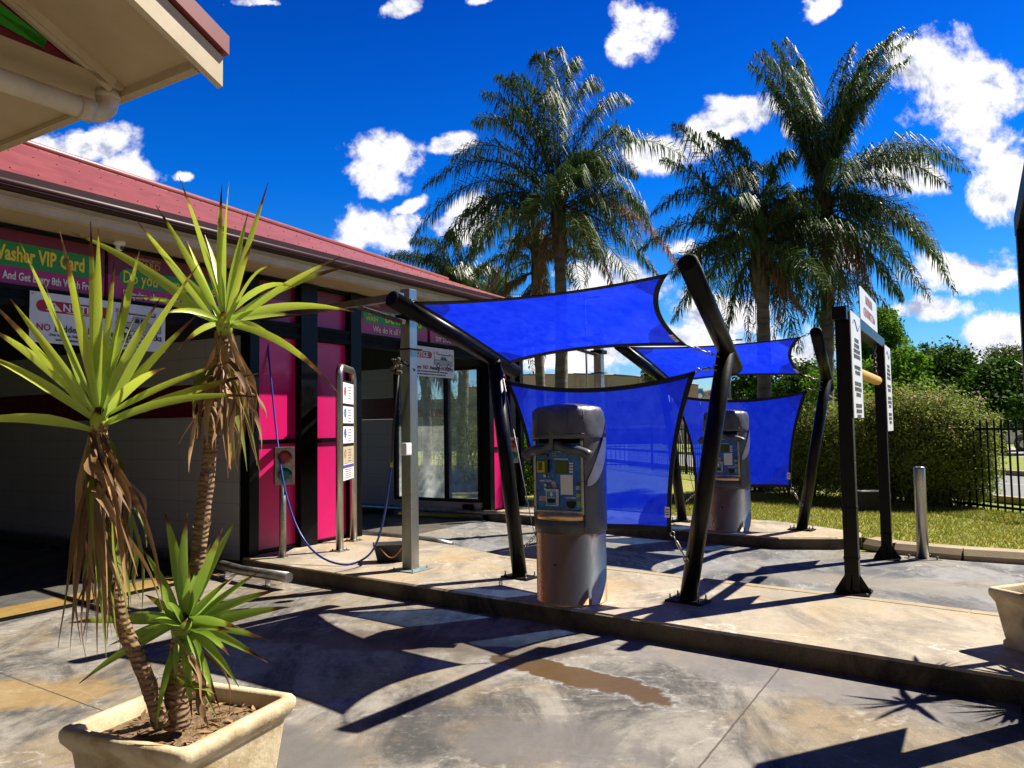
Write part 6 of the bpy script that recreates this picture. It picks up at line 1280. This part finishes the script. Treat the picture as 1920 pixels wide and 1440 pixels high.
facade('warehouse', 'long cream warehouse wall showing between the two nearer sails', 60, [(930, 704), (1075, 701), (1150, 703), (1222, 708), (1268, 715), (1309, 722)], 'wall_cream',
    parts=[('pier', 'wall_cream', [(1082, 1086, 705, 790), (1140, 1143, 706, 790), (1200, 1203, 709, 790)]), ('window', 'wall_grey', [(1100, 1130, 755, 775), (1160, 1190, 755, 775), (1230, 1260, 757, 777)]), ('roller_door', 'carwhite', [(990, 1040, 745, 790)])])
hump = [(1310, 741), (1338, 740)] + [(1358+math.cos(math.radians(a))*27, 738-math.sin(math.radians(a))*14) for a in range(170, 5, -15)] + [(1386, 737), (1386, 743), (1480, 748), (1530, 749)]
facade('warehouse', 'cream shop building with a curved parapet behind the second payment machine', 66, hump, 'wall_cream',
    parts=[('sign_panel', 'white', [(1306, 1318, 728, 752), (1395, 1440, 757, 768)]), ('window', 'wall_grey', [(1400, 1470, 772, 788)])])
lg = P(1312, 739, 65.6); s = thing('round_sign', lg, 'small round blue and white sign above the warehouse wall', 'sign'); MB().tube([lg+Vector((0, .1, 0)), lg], .42, 20).build('disc', M['skyblue'], s)
MB().tube([lg-Z*.15, lg-Z*.15-Vector((0, .03, 0))], .22, 14).build('emblem', M['white'], s); MB().tube([lg-Z*.4, Vector((lg.x, lg.y, 0))], .05, 6).build('pole', M['galv'], s)
facade('shop_building', 'grey roofed shop with cream curved gable seen through the glass partition', 55, [(770, 752), (862, 748)] + [(890+math.cos(math.radians(a))*26, 738-math.sin(math.radians(a))*12) for a in range(180, -5, -20)] + [(960, 742)], 'wall_cream',
    parts=[('roof_panel', 'farroof', [(770, 960, 752, 772)]), ('awning', 'red', [(785, 832, 768, 782)]), ('window', 'wall_grey', [(840, 920, 780, 800)])])
# thin far street poles
for i, (px, yt, D, lb) in enumerate(((1097, 560, 40, 'thin light pole left of the farther boom post'), (1126, 600, 48, 'thinner distant pole between the palms'), (1366, 640, 45, 'thin pole in front of the curved parapet'))):
    q = P(px, yt, D); s = thing('light_pole', (q.x, D, 0), lb, 'pole', 'thin street poles'); MB().tube([Vector((q.x, D, 0)), q], [.07, .04], 8).build('shaft', M['galv'], s); b = MB(); b.tube([q, q+Vector((.5, 0, .1))], .03, 6); b.bbox(q+Vector((.6, 0, .08)), Vector((.2, 0, 0)), Vector((0, .08, 0)), Z*.04, .01); b.build('lamp_head', M['galv'], s)
# post and garden box at the building's end
q = ground_at(968, 15.2); s = thing('timber_post', q, 'short reddish timber post below the farther bay signal', 'post'); MB().bbox(q+Z*.55, Vector((.06, 0, 0)), Vector((0, .06, 0)), Z*.55, .006).build('shaft', mat('red_timber', (.28, .10, .07), (.2, .07, .05), rough=.8), s); MB().bbox(q+Z*.06, Vector((.12, 0, 0)), Vector((0, .12, 0)), Z*.06, .01).build('footing', M['kerb'], s)
q = G(1630, 958, .11); s = thing('utility_box', q, 'low dark green box in front of the hedge behind the frame post', 'box'); MB().bbox(q+Z*.16, Vector((.16, 0, 0)), Vector((0, .12, 0)), Z*.16, .01).build('case', M['shadedark'], s); MB().bbox(q+Z*.33, Vector((.17, 0, 0)), Vector((0, .13, 0)), Z*.008, .002).build('lid', M['wall_grey'], s)

# ================================================================== parked car
def car(c0, d, label, name='parked_car'):
    s = thing(name, c0, label, 'car'); d = d.normalized(); r_ = Vector((d.y, -d.x, 0)); wd = .9
    pr = [(-2.35, .45), (-2.4, .95), (-2.25, 1.1), (-1.95, 1.65), (-1.7, 1.78), (.2, 1.78), (.95, 1.18), (2.1, 1.02), (2.35, .8), (2.35, .42), (1.9, .35), (-1.9, .35)]
    MB().prism([c0+d*x+Z*z-r_*wd for x, z in pr], r_*2*wd).build('body', M['carwhite'], s)
    b = MB()
    for sg in (-1, 1):
        for w_ in ([(-1.8, 1.12), (-1.65, 1.6), (-.75, 1.66), (-.75, 1.12)], [(-.68, 1.12), (-.68, 1.66), (.15, 1.66), (.72, 1.15)]): b.prism([c0+d*x+Z*z+r_*sg*(wd+.002) for x, z in w_], r_*sg*.004)
    b.build('side_window', M['carglass'], s); b = MB(); b.prism([c0+d*x+Z*z+r_*y for x, z, y in ((-2.33, 1.12, -.7), (-2.06, 1.6, -.62), (-2.06, 1.6, .62), (-2.33, 1.12, .7))], -d*.02); b.build('rear_window', M['carglass'], s)
    for x in (-1.5, 1.45):
        for sg in (-1, 1):
            q = c0+d*x+Z*.37+r_*sg*(wd-.12); wh = MB().tube([q, q+r_*sg*.16], .37, 24).build('wheel', M['rubber'], s); MB().tube([q+r_*sg*.161, q+r_*sg*.175], [.23, .19], 16).build('rim', M['steel'], wh)
            b = MB(); vs = []
            for k in range(13): a = math.pi*k/12; vs += [c0+d*x+Z*.37+r_*sg*(wd+.003)+d*math.cos(a)*.40+Z*math.sin(a)*.40, c0+d*x+Z*.37+r_*sg*(wd+.003)+d*math.cos(a)*.47+Z*math.sin(a)*.47]
            b.add(vs, [(2*k, 2*k+1, 2*k+3, 2*k+2) for k in range(12)]); b.build('wheel_arch', M['rubber'], s)
    for sg in (-1, 1): MB().bbox(c0-d*2.36+r_*sg*.75+Z*.95, d*.03, r_*.09, Z*.14, .01).build('tail_light', M['red'], s)
    MB().bbox(c0-d*2.4+Z*.5, d*.06, r_*.88, Z*.1, .03).build('bumper', M['blackmatt'], s)
    return s
cw = G(1908, 846); car(Vector((cw.x+1.4, cw.y+.7, 0)), Vector((1, .12, 0)), 'parked white car behind the picket fence at the right edge, only its wheel side showing')
